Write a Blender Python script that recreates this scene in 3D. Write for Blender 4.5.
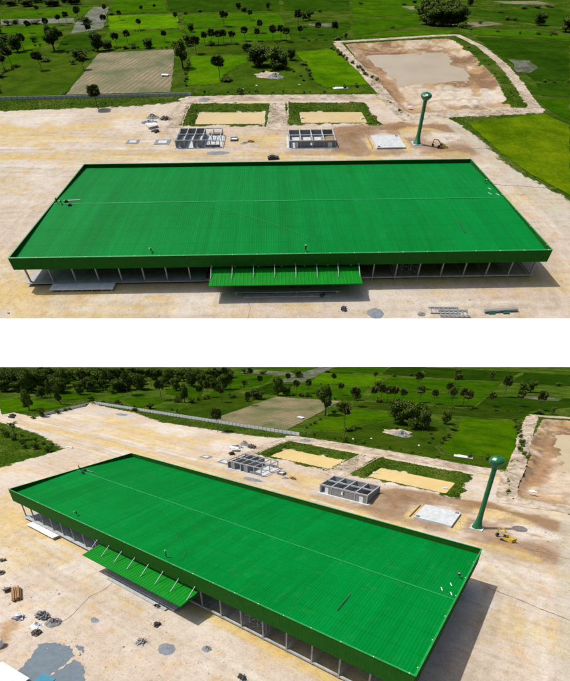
import bpy, bmesh, math, random
import numpy as np
from mathutils import Matrix, Vector

# ---------------------------------------------------------------- measured layout (metres on the building site's own plan)
W1 = [[1.0405688842114094, -0.005873748576667193, -0.02503695977681168], [0.007420069756698245, 1.02897938254999, -0.9590953250676731], [0.0002655727542316099, 3.468977528297921e-05, 1.0]]
W2 = [[1.008335197089313, 0.0016566554151065916, -0.6858548652380682], [-0.00013511765823147304, 1.0080822107979255, -0.3092510834222873], [1.2834241112956248e-07, 2.621099279337061e-05, 1.0]]
RA = [[0.99977152, -0.02075497, -0.00511313], [-0.02035474, -0.85135168, -0.52420035], [0.00652669, 0.52418466, -0.85157962]]
CA = [70.61825, -122.14232, 51.32136]
SA = [1.0, 1.571958, 0.609885]
RB = [[0.81933272, 0.57331347, -0.00235728], [0.30582835, -0.44053528, -0.84403654], [-0.48493598, 0.69082583, -0.53628049]]
CB = [151.33282, -48.1779, 62.36872]
TREES = [(-26.6, 132.0, 14.3, 0, 'P'), (-92.2, 206.3, 13.4, 0, 'P'), (-107.7, 260.2, 21.4, 13.2, 'T'), (-151.3, 370.2, 10.1, 0, 'P'), (-148.8, 381.5, 12.3, 0, 'P'), (-140.9, 393.6, 14.7, 0, 'P'), (-126.8, 376.6, 8.2, 13.9, 'T'), (-127.8, 440.2, 10.3, 0, 'P'), (-103.2, 366.2, 12.0, 0, 'P'), (-72.8, 260.7, 16.1, 11.6, 'T'), (-65.0, 264.2, 8.2, 9.2, 'T'), (-61.7, 274.7, 12.5, 0, 'P'), (-77.1, 235.7, 8.4, 11.6, 'T'), (-63.2, 206.4, 10.7, 0, 'P'), (-77.1, 221.8, 3.7, 5.9, 'B'), (-135.0, 256.6, 14.3, 11.4, 'T'), (-133.7, 263.2, 12.9, 0, 'P'), (-118.2, 216.2, 13.0, 0, 'P'), (-142.5, 250.1, 11.0, 8.8, 'T'), (-164.5, 291.5, 6.9, 9.7, 'T'), (-139.7, 292.0, 6.1, 7.1, 'B'), (-100.4, 229.8, 4.5, 9.8, 'B'), (-202.7, 368.5, 6.0, 10.5, 'B'), (-198.6, 374.2, 6.1, 9.5, 'B'), (-179.3, 374.8, 5.1, 11.7, 'B'), (-269.6, 496.7, 8.6, 15.8, 'T'), (-247.1, 497.9, 8.7, 14.5, 'T'), (-218.1, 508.4, 7.6, 13.5, 'T'), (-47.3, 271.4, 4.2, 7.7, 'B'), (-52.9, 267.8, 4.2, 6.8, 'B'), (-118.0, 433.6, 3.4, 8.4, 'B'), (-54.2, 153.0, 3.1, 4.2, 'B'), (-33.8, 271.6, 8.4, 9.4, 'T'), (-8.4, 338.3, 8.7, 7.0, 'T'), (-33.4, 444.4, 4.7, 6.1, 'B'), (-86.8, 449.4, 8.2, 0, 'P'), (-76.6, 473.1, 7.3, 0, 'P'), (21.3, 367.4, 15.2, 0, 'P'), (5.6, 211.8, 20.8, 12.4, 'T'), (-2.1, 279.3, 9.4, 7.0, 'T'), (9.4, 252.0, 13.6, 0, 'P'), (12.2, 283.3, 12.0, 0, 'P'), (18.3, 283.4, 13.8, 0, 'P'), (24.1, 283.5, 12.9, 0, 'P'), (28.5, 287.4, 12.2, 0, 'P'), (18.7, 279.7, 5.2, 6.1, 'B'), (35.0, 185.9, 16.2, 0, 'P'), (46.7, 299.6, 12.5, 0, 'P'), (59.8, 335.2, 11.6, 0, 'P'), (57.8, 299.8, 11.7, 0, 'P'), (72.3, 300.1, 13.5, 0, 'P'), (30.3, 486.6, 8.7, 8.0, 'T'), (38.0, 462.7, 6.0, 7.7, 'T'), (68.7, 480.1, 9.9, 6.6, 'T'), (52.0, 234.1, 13.1, 0, 'P'), (61.6, 217.4, 15.5, 17.2, 'T'), (72.7, 212.2, 15.3, 14.8, 'T'), (50.8, 156.1, 5.1, 4.9, 'B'), (40.1, 181.6, 2.7, 8.0, 'B'), (100.5, 367.1, 16.4, 0, 'P'), (108.7, 402.6, 9.9, 6.9, 'T'), (116.3, 409.2, 11.1, 9.4, 'T'), (132.7, 318.5, 14.1, 0, 'P'), (134.6, 305.5, 3.7, 8.5, 'B'), (142.5, 309.9, 5.6, 3.8, 'T'), (85.0, 296.3, 12.5, 0, 'P'), (80.1, 304.4, 12.7, 0, 'P'), (85.4, 234.4, 9.4, 7.1, 'T'), (78.5, 209.7, 12.4, 9.5, 'T'), (202.2, 364.7, 3.1, 5.4, 'B'), (288.8, 556.9, 4.2, 7.5, 'T'), (263.0, 457.3, 9.7, 11.6, 'T'), (124.5, 169.2, 3.4, 3.3, 'B'), (116.4, 167.2, 3.3, 3.2, 'B'), (251.1, 407.7, 18.9, 11.8, 'T'), (255.0, 395.3, 21.7, 13.8, 'T'), (262.2, 389.4, 22.6, 14.8, 'T'), (274.1, 395.9, 20.7, 13.9, 'T'), (284.8, 396.3, 19.7, 12.7, 'T'), (280.4, 367.0, 7.4, 8.8, 'B'), (254.4, 371.8, 5.3, 6.6, 'B'), (363.3, 531.0, 12.3, 8.8, 'T'), (377.6, 384.2, 13.1, 11.4, 'T'), (384.4, 348.6, 14.3, 13.9, 'T'), (358.3, 418.2, 4.6, 8.5, 'B'), (363.5, 411.8, 4.6, 7.2, 'B'), (376.5, 470.2, 3.8, 8.0, 'B'), (431.6, 506.7, 4.0, 12.7, 'B'), (455.3, 517.0, 4.1, 11.5, 'B'), (478.2, 527.6, 4.1, 13.2, 'B'), (312.0, 391.1, 3.3, 5.8, 'B'), (363.4, 338.0, 4.0, 9.4, 'B'), (267.1, 535.5, 4.1, 8.7, 'B'), (203.6, 541.8, 4.1, 8.8, 'B'), (136.0, 467.2, 3.7, 7.8, 'B'), (-17.3, 460.1, 3.6, 7.6, 'B'), (-161.9, 329.6, 11.2, 0, 'P'), (-151.6, 344.1, 11.5, 0, 'P'), (-100.5, 317.5, 11.9, 0, 'P'), (-55.7, 285.8, 11.2, 0, 'P'), (-61.6, 346.7, 10.7, 0, 'P'), (-25.2, 294.2, 10.5, 0, 'P'), (98.7, 313.3, 11.1, 0, 'P'), (117.6, 327.2, 11.5, 0, 'P'), (-112.3, 284.8, 11.9, 0, 'P'), (-117.6, 206.2, 11.3, 0, 'P'), (35.6, 287.5, 11.3, 0, 'P'), (-34.1, 391.4, 9.6, 0, 'P'), (47.6, 406.7, 11.0, 0, 'P'), (-206.0, 436.8, 10.1, 0, 'P'), (-98.6, 401.3, 9.7, 0, 'P'), (-289.6, 504.9, 8.9, 15.2, 'T'), (-289.4, 524.9, 7.8, 17.0, 'T'), (-278.5, 518.3, 11.4, 14.8, 'T'), (-261.4, 509.2, 10.0, 12.9, 'T'), (-245.9, 494.5, 9.3, 15.7, 'T'), (-252.6, 527.1, 10.7, 15.7, 'T'), (-246.0, 528.9, 11.1, 15.1, 'T'), (-219.0, 495.5, 10.1, 16.7, 'T'), (-213.1, 498.9, 9.1, 16.9, 'T'), (-213.9, 527.9, 8.3, 13.7, 'T'), (-198.4, 514.5, 10.0, 13.9, 'T'), (-192.4, 516.9, 9.0, 15.5, 'T'), (249.3, 389.0, 18.7, 16.8, 'T'), (254.2, 377.4, 18.7, 16.5, 'T'), (263.4, 377.7, 19.5, 16.7, 'T'), (272.7, 378.0, 18.7, 14.0, 'T'), (283.2, 384.2, 19.7, 16.9, 'T'), (264.4, 435.2, 21.6, 17.0, 'T'), (272.0, 428.5, 20.6, 15.5, 'T'), (289.8, 429.2, 21.2, 16.9, 'T'), (-194.8, 97.6, 15.0, 8.6, 'T'), (-239.6, 130.1, 10.3, 8.1, 'T'), (-234.9, 135.7, 14.6, 6.3, 'T'), (-194.2, 122.3, 15.0, 6.6, 'T'), (-161.6, 90.4, 6.4, 5.8, 'T'), (-280.4, 141.2, 20.1, 16.5, 'T'), (-305.2, 138.7, 16.9, 16.9, 'T'), (-308.6, 129.1, 15.8, 14.7, 'T'), (-283.3, 176.9, 16.6, 9.3, 'T'), (-225.2, 158.7, 11.5, 10.2, 'T'), (-240.9, 175.4, 11.2, 13.7, 'T'), (-293.4, 204.2, 14.5, 19.8, 'T'), (-288.4, 216.7, 13.6, 16.7, 'T'), (-247.2, 201.6, 15.6, 0, 'P'), (-258.6, 219.0, 15.2, 14.1, 'T'), (-189.0, 183.5, 17.6, 0, 'P'), (-181.4, 182.3, 15.7, 0, 'P'), (-211.4, 210.4, 14.3, 13.1, 'T'), (-184.9, 144.6, 5.0, 5.1, 'T'), (-205.4, 178.9, 4.5, 8.5, 'B'), (-363.1, 147.7, 15.3, 15.2, 'T'), (-394.3, 173.9, 11.0, 18.8, 'T'), (-396.9, 193.2, 9.3, 16.9, 'T'), (-362.1, 195.8, 9.9, 16.4, 'T'), (-375.8, 218.7, 8.3, 14.8, 'T'), (-325.9, 210.4, 10.8, 16.1, 'T'), (-341.5, 253.5, 7.3, 15.0, 'T'), (-320.6, 256.3, 8.3, 14.7, 'T'), (-290.8, 254.8, 10.0, 14.2, 'T'), (-277.0, 264.2, 10.0, 14.2, 'T'), (-250.5, 261.8, 11.9, 11.5, 'T'), (-240.8, 278.5, 11.0, 14.0, 'T'), (-214.9, 276.4, 11.7, 13.6, 'T'), (-207.6, 291.0, 10.8, 11.5, 'T'), (-215.3, 231.5, 14.8, 0, 'P'), (-143.0, 184.5, 16.6, 0, 'P'), (-117.5, 188.1, 13.8, 7.6, 'T'), (-168.6, 224.8, 12.1, 9.8, 'T'), (-180.1, 255.6, 13.8, 13.6, 'T'), (-161.0, 252.6, 13.5, 10.2, 'T'), (-213.8, 249.6, 12.2, 9.7, 'T'), (-124.1, 186.3, 5.8, 8.5, 'B'), (-111.6, 189.4, 4.9, 7.6, 'B'), (-119.9, 153.6, 4.6, 7.1, 'B'), (-122.8, 50.6, 4.9, 5.5, 'B'), (-112.5, 49.6, 3.6, 4.2, 'B'), (-83.5, 47.5, 3.9, 5.5, 'B'), (-72.5, 48.4, 3.3, 5.9, 'B'), (-90.1, 45.3, 2.8, 3.9, 'B'), (-100.2, 47.9, 2.9, 3.4, 'B'), (-210.0, 101.4, 3.2, 6.5, 'B'), (-162.0, 102.5, 3.7, 5.3, 'B'), (-123.3, 142.1, 3.0, 5.4, 'B'), (-162.6, 154.5, 3.3, 5.9, 'B'), (-379.2, 174.5, 12.1, 13.3, 'T'), (-307.2, 175.8, 10.4, 14.5, 'T'), (-363.9, 176.8, 12.8, 15.1, 'T'), (-305.0, 159.9, 16.8, 14.5, 'T'), (-306.2, 189.7, 10.0, 15.5, 'P'), (-247.1, 153.2, 10.5, 11.3, 'T'), (-303.8, 125.1, 10.9, 15.9, 'T'), (-326.4, 156.4, 13.6, 17.1, 'P'), (-349.3, 189.1, 12.6, 14.4, 'P'), (-286.3, 153.6, 16.4, 16.9, 'T'), (-309.0, 157.5, 8.9, 17.5, 'T'), (-339.4, 158.2, 14.5, 12.2, 'T'), (-311.4, 165.9, 15.0, 15.4, 'T'), (-329.0, 151.0, 14.1, 11.7, 'P'), (-309.5, 147.8, 11.3, 13.2, 'P'), (-343.8, 163.6, 12.6, 13.7, 'P'), (-342.4, 193.5, 12.6, 17.2, 'P'), (-336.3, 144.7, 14.7, 13.0, 'T'), (-340.3, 150.1, 15.3, 15.5, 'T'), (-272.8, 167.5, 10.5, 11.6, 'T'), (-331.8, 184.6, 14.1, 13.7, 'T'), (-333.7, 142.9, 10.5, 12.6, 'P'), (-296.9, 136.3, 13.7, 12.8, 'P'), (-360.2, 155.1, 15.0, 15.1, 'T'), (-330.1, 175.9, 14.5, 18.1, 'T'), (-395.3, 172.4, 11.3, 19.8, 'P'), (-275.7, 135.8, 15.7, 10.7, 'T'), (-292.4, 145.3, 14.7, 14.1, 'T'), (-259.4, 156.2, 15.3, 11.4, 'T'), (-385.5, 174.5, 11.7, 19.2, 'P'), (-255.8, 154.6, 13.0, 13.4, 'T'), (-336.6, 144.1, 11.0, 14.8, 'T'), (-277.7, 135.5, 13.2, 11.2, 'T'), (-284.1, 175.4, 15.9, 13.6, 'T'), (-328.8, 145.6, 16.0, 12.9, 'T'), (-289.5, 132.6, 9.3, 13.4, 'T'), (-321.7, 167.2, 15.9, 13.5, 'T'), (-321.8, 164.3, 13.3, 17.2, 'T'), (-281.8, 253.7, 9.3, 17.5, 'P'), (-272.3, 254.0, 11.5, 12.5, 'P'), (-289.9, 199.5, 11.4, 12.8, 'P'), (-288.5, 208.1, 9.3, 11.0, 'P'), (-215.2, 200.8, 11.8, 11.8, 'T'), (-222.8, 197.0, 10.5, 13.1, 'T'), (-269.5, 215.2, 12.3, 12.6, 'P'), (-233.9, 233.4, 8.3, 13.7, 'T'), (-284.2, 248.1, 11.3, 12.4, 'P'), (-298.9, 201.5, 14.6, 15.4, 'P'), (-270.7, 202.4, 9.1, 14.2, 'P'), (-206.4, 207.2, 12.6, 11.5, 'P'), (-224.4, 192.7, 12.9, 10.6, 'P'), (-282.0, 253.8, 9.6, 15.6, 'T'), (-232.4, 186.4, 10.1, 10.0, 'T'), (-277.6, 195.4, 13.6, 13.7, 'P'), (-281.3, 255.5, 10.8, 14.9, 'P'), (-263.4, 196.0, 8.7, 10.8, 'P'), (-257.6, 198.9, 14.4, 15.7, 'T'), (-248.8, 218.6, 13.7, 12.0, 'P'), (-210.8, 188.3, 11.4, 11.5, 'T'), (-231.1, 175.4, 13.5, 11.7, 'T'), (-242.0, 207.6, 15.1, 12.9, 'P'), (-211.6, 192.1, 8.5, 12.2, 'T'), (-236.5, 197.2, 14.9, 13.8, 'P'), (-295.3, 211.9, 10.1, 14.0, 'P'), (-199.3, 205.5, 11.5, 13.1, 'P'), (-224.1, 217.9, 12.4, 15.0, 'P'), (-287.7, 217.0, 13.8, 12.1, 'T'), (-278.9, 215.6, 14.5, 13.3, 'T'), (-224.2, 205.3, 9.3, 14.4, 'P'), (-229.3, 219.0, 11.7, 10.8, 'P'), (-203.8, 210.0, 14.2, 12.3, 'T'), (-296.1, 216.0, 13.4, 11.6, 'P'), (-433.0, 175.4, 8.7, 20.1, 'T'), (-426.1, 184.7, 8.3, 18.6, 'T'), (-422.7, 191.0, 7.9, 20.6, 'T'), (-417.9, 194.0, 8.0, 16.0, 'T'), (-385.8, 186.9, 10.6, 14.9, 'T'), (-373.9, 190.8, 10.9, 14.3, 'T'), (-371.1, 199.4, 10.3, 16.3, 'T'), (-378.9, 209.2, 9.0, 16.9, 'T'), (-361.4, 209.3, 10.0, 18.8, 'T'), (-367.6, 225.0, 8.2, 16.7, 'T'), (-359.1, 232.7, 8.1, 17.5, 'T'), (-340.6, 227.8, 9.6, 15.9, 'T'), (-327.7, 230.1, 10.2, 18.3, 'T'), (-328.5, 239.0, 9.4, 18.5, 'T'), (-305.6, 236.3, 11.0, 18.9, 'T'), (-301.7, 238.9, 11.0, 16.1, 'T'), (-303.0, 253.5, 9.6, 18.4, 'T'), (-308.8, 267.6, 8.0, 16.6, 'T'), (-281.6, 260.0, 10.3, 18.1, 'T'), (-289.9, 276.9, 8.3, 17.0, 'T'), (-273.2, 276.5, 9.4, 15.1, 'T'), (-256.4, 270.6, 10.9, 17.9, 'T'), (-260.9, 286.2, 9.3, 16.3, 'T'), (-254.7, 288.0, 9.5, 19.1, 'T'), (-253.4, 303.4, 8.2, 15.8, 'T'), (-235.6, 297.5, 9.8, 16.7, 'T'), (-238.1, 307.4, 8.7, 14.9, 'T'), (-225.6, 307.9, 9.4, 16.0, 'T'), (-214.1, 314.4, 9.6, 19.6, 'T'), (-206.8, 321.9, 9.3, 19.3, 'T'), (-203.5, 322.3, 9.5, 20.4, 'T'), (-193.8, 325.4, 9.8, 18.4, 'T'), (-159.5, 225.7, 7.2, 11.1, 'P'), (-185.2, 230.4, 6.9, 11.7, 'P'), (-201.6, 236.7, 7.6, 10.4, 'P'), (-186.2, 269.2, 8.4, 8.8, 'P'), (-174.0, 254.1, 9.5, 12.3, 'P'), (-174.2, 271.5, 10.1, 12.5, 'T'), (-172.7, 228.9, 10.5, 8.3, 'P'), (-175.6, 234.1, 12.0, 9.8, 'P'), (-163.5, 281.5, 7.8, 10.4, 'T'), (-188.0, 273.1, 11.2, 8.8, 'P'), (-174.4, 248.4, 9.4, 11.9, 'P'), (-175.9, 288.8, 9.6, 11.5, 'P'), (-256.7, 288.2, 9.3, 10.3, 'P'), (-214.7, 286.9, 8.9, 11.9, 'P'), (-174.4, 254.9, 7.7, 10.2, 'P'), (-186.2, 222.9, 8.9, 9.6, 'P'), (-204.3, 316.1, 10.0, 11.9, 'P'), (-204.8, 235.9, 9.0, 10.8, 'T'), (-173.9, 300.9, 13.2, 12.5, 'P')]
COCO = (-111.8, 50.1, 11.8)
FIELDS = [('bright', [(-120.4, 426.5), (-41.8, 444.0), (-23.5, 358.0), (-90.6, 340.9)]), ('mid', [(-90.3, 331.4), (-20.6, 347.8), (-2.1, 279.3), (-7.7, 272.0), (-72.7, 267.5)]), ('mid', [(-253.0, 441.9), (-155.1, 498.5), (-148.4, 439.4), (-232.7, 405.6)]), ('mid', [(-203.0, 352.7), (-161.9, 375.4), (-124.3, 308.4), (-122.5, 280.9), (-128.9, 263.3), (-168.7, 291.4)]), ('dark', [(-124.4, 321.4), (-97.2, 326.6), (-75.6, 264.0), (-100.5, 253.8), (-111.0, 270.4)]), ('scrub', [(-132.6, 226.8), (-116.2, 253.6), (-78.7, 238.7), (-63.2, 206.4), (-53.0, 152.9), (-87.6, 146.4)]), ('mud', [(-138.2, 376.2), (-161.5, 498.2), (-142.0, 494.8), (-99.9, 350.6), (-122.5, 326.0)]), ('mud', [(-229.2, 399.5), (-152.6, 411.9), (-139.4, 381.8), (-184.4, 374.6), (-211.7, 368.2)]), ('bright', [(5.1, 245.6), (50.6, 249.3), (51.5, 228.3), (36.7, 197.3), (35.4, 175.3), (15.3, 171.3)]), ('bright', [(90.5, 259.6), (124.3, 270.4), (137.8, 175.3), (105.3, 167.3), (97.8, 181.6), (97.7, 209.8)]), ('scrub', [(20.7, 169.3), (37.5, 173.3), (39.5, 197.3), (53.8, 228.3), (87.8, 228.6), (95.2, 207.2), (96.0, 177.4), (104.2, 163.4), (136.4, 169.2), (137.4, 157.7), (87.1, 156.0), (23.4, 156.2)]), ('mid', [(-151.0, 259.6), (-119.6, 216.2), (-114.9, 241.3), (-120.9, 256.8), (-138.8, 269.9)]), ('dark', [(-118.0, 433.6), (-87.3, 442.0), (-104.4, 505.7), (-139.7, 503.8)]), ('mid', [(229.6, 354.8), (265.8, 350.6), (254.2, 335.3), (199.2, 324.5), (157.0, 314.6), (154.9, 323.5)]), ('scrub', [(81.6, 292.2), (125.9, 301.1), (131.9, 323.0), (90.0, 313.1)]), ('mid', [(288.7, 508.4), (339.9, 511.0), (318.6, 467.6), (275.0, 457.8)]), ('dark', [(443.7, 599.6), (509.4, 603.8), (458.1, 526.5), (404.3, 523.7)]), ('scrub', [(6.0, 277.6), (129.1, 303.3), (125.1, 275.9), (90.9, 266.4), (52.0, 255.8), (5.7, 251.9)]), ('mid', [(-35.7, 437.1), (83.9, 460.9), (86.7, 372.2), (-19.4, 358.1)]), ('mid', [(-19.1, 350.4), (86.4, 363.9), (88.6, 304.5), (4.6, 286.9)]), ('dark', [(87.5, 366.7), (162.6, 398.2), (157.3, 358.0), (132.6, 314.0), (89.6, 304.6)]), ('mid', [(164.9, 404.6), (261.7, 449.7), (239.1, 382.8), (151.9, 323.4)]), ('dark', [(90.5, 577.0), (196.6, 583.8), (177.0, 477.1), (89.4, 469.0)]), ('mid', [(199.8, 584.0), (309.6, 591.0), (267.0, 465.2), (168.6, 417.7)]), ('dark', [(-83.9, 565.9), (87.5, 576.8), (84.3, 472.7), (-53.7, 454.6)]), ('mid', [(-159.8, 561.0), (-86.8, 565.7), (-57.0, 458.3), (-120.3, 440.6)]), ('dark', [(274.0, 321.7), (360.9, 305.8), (276.7, 181.8), (251.7, 181.8), (256.4, 216.0)]), ('mid', [(230.7, 145.7), (252.7, 146.5), (229.9, 112.9), (227.5, 121.3)]), ('dark', [(249.1, 177.4), (272.2, 175.3), (255.1, 150.0), (237.0, 151.9)]), ('olive', [(172.0, 111.5), (222.6, 123.5), (226.3, 107.7), (181.6, 40.6), (174.2, 61.7), (171.8, 81.0)]), ('dark', [(331.2, 484.4), (484.4, 509.3), (464.4, 458.3), (404.9, 370.7), (367.3, 405.4), (327.9, 452.5)]), ('mid', [(280.1, 356.2), (340.4, 357.9), (376.4, 328.7), (365.4, 312.4), (279.4, 331.1)]), ('bright', [(-265.5, 106.3), (-249.3, 117.4), (-213.1, 122.5), (-184.4, 123.9), (-186.0, 108.3), (-194.3, 86.7), (-194.2, 76.1)]), ('mid', [(-270.0, 202.5), (-247.8, 226.3), (-211.0, 199.5), (-234.4, 179.8)]), ('bright', [(-198.8, 164.1), (-199.9, 182.7), (-184.4, 180.2), (-181.8, 160.8)]), ('mid', [(-171.7, 164.8), (-173.1, 184.8), (-135.5, 184.0), (-126.7, 161.0), (-131.0, 150.8)]), ('mid', [(-188.0, 226.4), (-151.1, 244.1), (-118.1, 207.4), (-130.5, 204.9), (-164.8, 206.7)]), ('dark', [(-435.1, 226.8), (-423.4, 275.8), (-310.6, 220.8), (-318.0, 178.5)]), ('mid', [(-257.9, 156.6), (-224.5, 172.5), (-193.5, 155.7), (-215.2, 135.0)])]
PLOUGH = [(-53.5, 154.7), (7.7, 159.0), (-10.9, 266.7), (-69.1, 252.6)]
ROADS = [([(20.1, 146.7), (50.5, 149.1), (86.6, 149.8), (117.0, 149.7), (141.8, 150.5)], 9), ([(131.3, 293.1), (133.7, 240.9), (136.4, 200.0), (138.9, 163.3), (139.4, 137.1), (141.6, 119.2)], 7), ([(131.9, 297.2), (164.9, 306.1), (196.5, 315.4), (240.9, 327.8), (259.5, 330.6), (261.1, 283.7), (252.0, 230.0), (242.9, 195.6), (231.0, 159.3), (221.8, 131.8)], 6), ([(138.4, 117.9), (162.0, 121.8), (185.8, 124.5), (220.0, 128.8)], 7), ([(21.1, 147.5), (19.6, 133.2), (19.5, 118.9), (19.9, 106.2)], 7), ([(73.8, 143.9), (73.4, 129.8), (72.4, 115.8), (71.1, 103.2)], 10)]
HEDGES = [([(6.0, 277.6), (47.4, 283.9), (97.4, 296.5), (131.6, 307.5)], 16, 1.6), ([(123.0, 274.0), (129.7, 240.8), (135.0, 207.4), (140.9, 179.5)], 26, 2.0), ([(-9.2, 258.2), (7.3, 227.9), (11.1, 192.5), (14.8, 163.6)], 16, 2.2), ([(-99.8, 252.2), (-71.7, 262.4)], 7, 2), ([(-64.2, 269.3), (-7.7, 272.0)], 12, 1.8), ([(92.8, 229.5), (96.4, 201.9), (98.5, 180.2)], 9, 2.2), ([(-115.8, 196.7), (-111.1, 216.3)], 5, 2.5), ([(23.1, 158.0), (62.4, 159.7), (106.0, 157.8)], 18, 1.3), ([(-164.5, 283.9), (-117.5, 273.8)], 7, 2), ([(-89.8, 338.5), (-21.6, 352.9)], 6, 1.5), ([(280.1, 356.2), (373.2, 323.9)], 8, 2), ([(250.4, 179.6), (273.7, 177.4)], 5, 1.5), ([(-158.9, 80.7), (-174.1, 136.0)], 8, 1.8), ([(54.7, 202.1), (90.5, 202.3), (91.5, 171.2)], 8, 1.6), ([(138.0, 145.3), (140.5, 124.9), (145.5, 117.8)], 9, 1.0), ([(-145.7, 55.5), (-105.2, 54.7), (-72.6, 55.0)], 9, 1.5), ([(-175.1, 145.8), (-82.8, 161.2)], 10, 1.8), ([(247.9, 307.8), (245.9, 251.6), (225.9, 173.2), (215.3, 125.8)], 14, 1.0)]
PIT = [(138.8, 143.6), (145.6, 121.3), (208.5, 130.4), (210.1, 139.9), (227.5, 188.5), (241.9, 261.6), (247.7, 314.3), (192.7, 302.5), (137.7, 287.4), (138.7, 217.9)]
PITWATER = [(160.0, 179.5), (179.6, 186.1), (207.7, 187.3), (213.0, 218.4), (216.7, 264.7), (175.1, 257.3), (150.4, 253.7), (155.0, 212.7)]

for _o in list(bpy.data.objects):
    bpy.data.objects.remove(_o, do_unlink=True)
scene = bpy.context.scene
COL = scene.collection

# ---------------------------------------------------------------- camera
FPX, CYPX, PW, PH = 385.0, 560.0, 570.0, 681.0
cam_data = bpy.data.cameras.new('camera')
cam = bpy.data.objects.new('camera', cam_data)
COL.objects.link(cam)
rB = Matrix(RB)
cam.matrix_world = Matrix.Translation(CB) @ Matrix((rB[0], -rB[1], -rB[2])).transposed().to_4x4()
cam_data.sensor_fit = 'VERTICAL'
cam_data.sensor_height = 24.0
cam_data.lens = FPX / PH * 24.0
cam_data.shift_y = (CYPX - PH / 2) / PH
cam_data.clip_start = 0.5
cam_data.clip_end = 60000.0
scene.camera = cam

# ---------------------------------------------------------------- sky, sun, exposure
SUN_DIR = Vector((-0.52, -0.32, 1.0)).normalized()
world = bpy.data.worlds.new('World')
scene.world = world
world.use_nodes = True
wn = world.node_tree
sky = wn.nodes.new('ShaderNodeTexSky')
sky.sky_type = 'NISHITA'
sky.sun_disc = False
sky.sun_elevation = math.asin(SUN_DIR.z)
sky.sun_rotation = math.atan2(SUN_DIR.x, SUN_DIR.y)
sky.dust_density = 4.0
sky.ozone_density = 0.6
wn.links.new(sky.outputs[0], wn.nodes['Background'].inputs[0])
wn.nodes['Background'].inputs[1].default_value = 0.12
sun_data = bpy.data.lights.new('sun', 'SUN')
sun_data.energy = 4.4
sun_data.angle = math.radians(0.5)
sun_data.color = (1.0, 0.955, 0.89)
sun = bpy.data.objects.new('sun', sun_data)
COL.objects.link(sun)
sun.rotation_euler = SUN_DIR.to_track_quat('Z', 'Y').to_euler()
vs = scene.view_settings
vs.view_transform = 'Standard'
vs.look = 'None'
vs.exposure = 0.0
vs.gamma = 1.0
vs.use_curve_mapping = False

# ---------------------------------------------------------------- the two sites
# The plain below is level; the site above it lies on a long slope facing the camera, past a white strip.
K = 7.0
rA = Matrix(RA)


class Place:
    pass


LOW = Place()
LOW.key = 'low'
LOW.where = 'below the white strip'
LOW.M = Matrix.Identity(4)
LOW.W = np.array(W2)
UP = Place()
UP.key = 'up'
UP.where = 'above the white strip'
UP.M = (Matrix.Translation(CB) @ (rB.transposed() @ rA).to_4x4() @ Matrix.Scale(K, 4)
        @ Matrix.Translation(-Vector(CA)) @ Matrix.Diagonal((SA[0], SA[1], SA[2], 1.0)))
UP.W = np.array(W1)


def warp(P, x, y):
    w = P.W
    d = w[2, 0] * x + w[2, 1] * y + w[2, 2]
    return (w[0, 0] * x + w[0, 1] * y + w[0, 2]) / d, (w[1, 0] * x + w[1, 1] * y + w[1, 2]) / d


def edge_point(R, C, S, u, v):
    d = Matrix(R).transposed() @ Vector(((u - 285) / FPX, (v - CYPX) / FPX, 1.0))
    s = -C[2] / d.z
    return ((C[0] + s * d.x) / S[0], (C[1] + s * d.y) / S[1])


UP.e0, UP.e1 = edge_point(RA, CA, SA, 0, 318.2), edge_point(RA, CA, SA, 570, 318.2)
LOW.e0, LOW.e1 = edge_point(RB, CB, (1, 1, 1), 0, 367.0), edge_point(RB, CB, (1, 1, 1), 570, 367.0)


def line_y(P, x):
    return P.e0[1] + (P.e1[1] - P.e0[1]) * (x - P.e0[0]) / (P.e1[0] - P.e0[0])


def inside(P, x, y, margin=0.0):
    """True where the site's own ground exists (x, y after warp)."""
    return (y > line_y(P, x) + margin) if P is UP else (y < line_y(P, x) - margin)


def clip_poly(P, pts):
    out = []
    n = len(pts)
    f = lambda p: (p[1] - line_y(P, p[0])) * (1 if P is UP else -1)
    for i in range(n):
        a, b = pts[i], pts[(i + 1) % n]
        fa, fb = f(a), f(b)
        if fa >= 0:
            out.append(a)
        if (fa >= 0) != (fb >= 0):
            t = fa / (fa - fb)
            out.append((a[0] + (b[0] - a[0]) * t, a[1] + (b[1] - a[1]) * t))
    return out


# ---------------------------------------------------------------- noise
def vnoise(x, y, seed=0):
    x = np.asarray(x, float)
    y = np.asarray(y, float)
    xi, yi = np.floor(x), np.floor(y)
    fx, fy = x - xi, y - yi
    fx, fy = fx * fx * (3 - 2 * fx), fy * fy * (3 - 2 * fy)

    def hsh(a, b):
        q = np.sin(a * 127.1 + b * 311.7 + seed * 74.7) * 43758.5453
        return q - np.floor(q)
    return (hsh(xi, yi) * (1 - fx) + hsh(xi + 1, yi) * fx) * (1 - fy) + (hsh(xi, yi + 1) * (1 - fx) + hsh(xi + 1, yi + 1) * fx) * fy


def fbm(x, y, seed=0, oct=4):
    s, a, t = 0.0, 0.5, 0.0
    for o in range(oct):
        s = s + a * vnoise(np.asarray(x) * 2 ** o, np.asarray(y) * 2 ** o, seed + o * 13)
        t += a
        a *= 0.5
    return s / t


def sstep(a, b, x):
    t = np.clip((x - a) / (b - a), 0, 1)
    return t * t * (3 - 2 * t)


# ---------------------------------------------------------------- materials
MATS = {}


def new_mat(name):
    m = bpy.data.materials.new(name)
    m.use_nodes = True
    MATS[name] = m
    nt = m.node_tree
    return m, nt, nt.nodes['Principled BSDF']


def nd(nt, kind, **kw):
    n = nt.nodes.new(kind)
    for k, v in kw.items():
        setattr(n, k, v)
    return n


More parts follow.
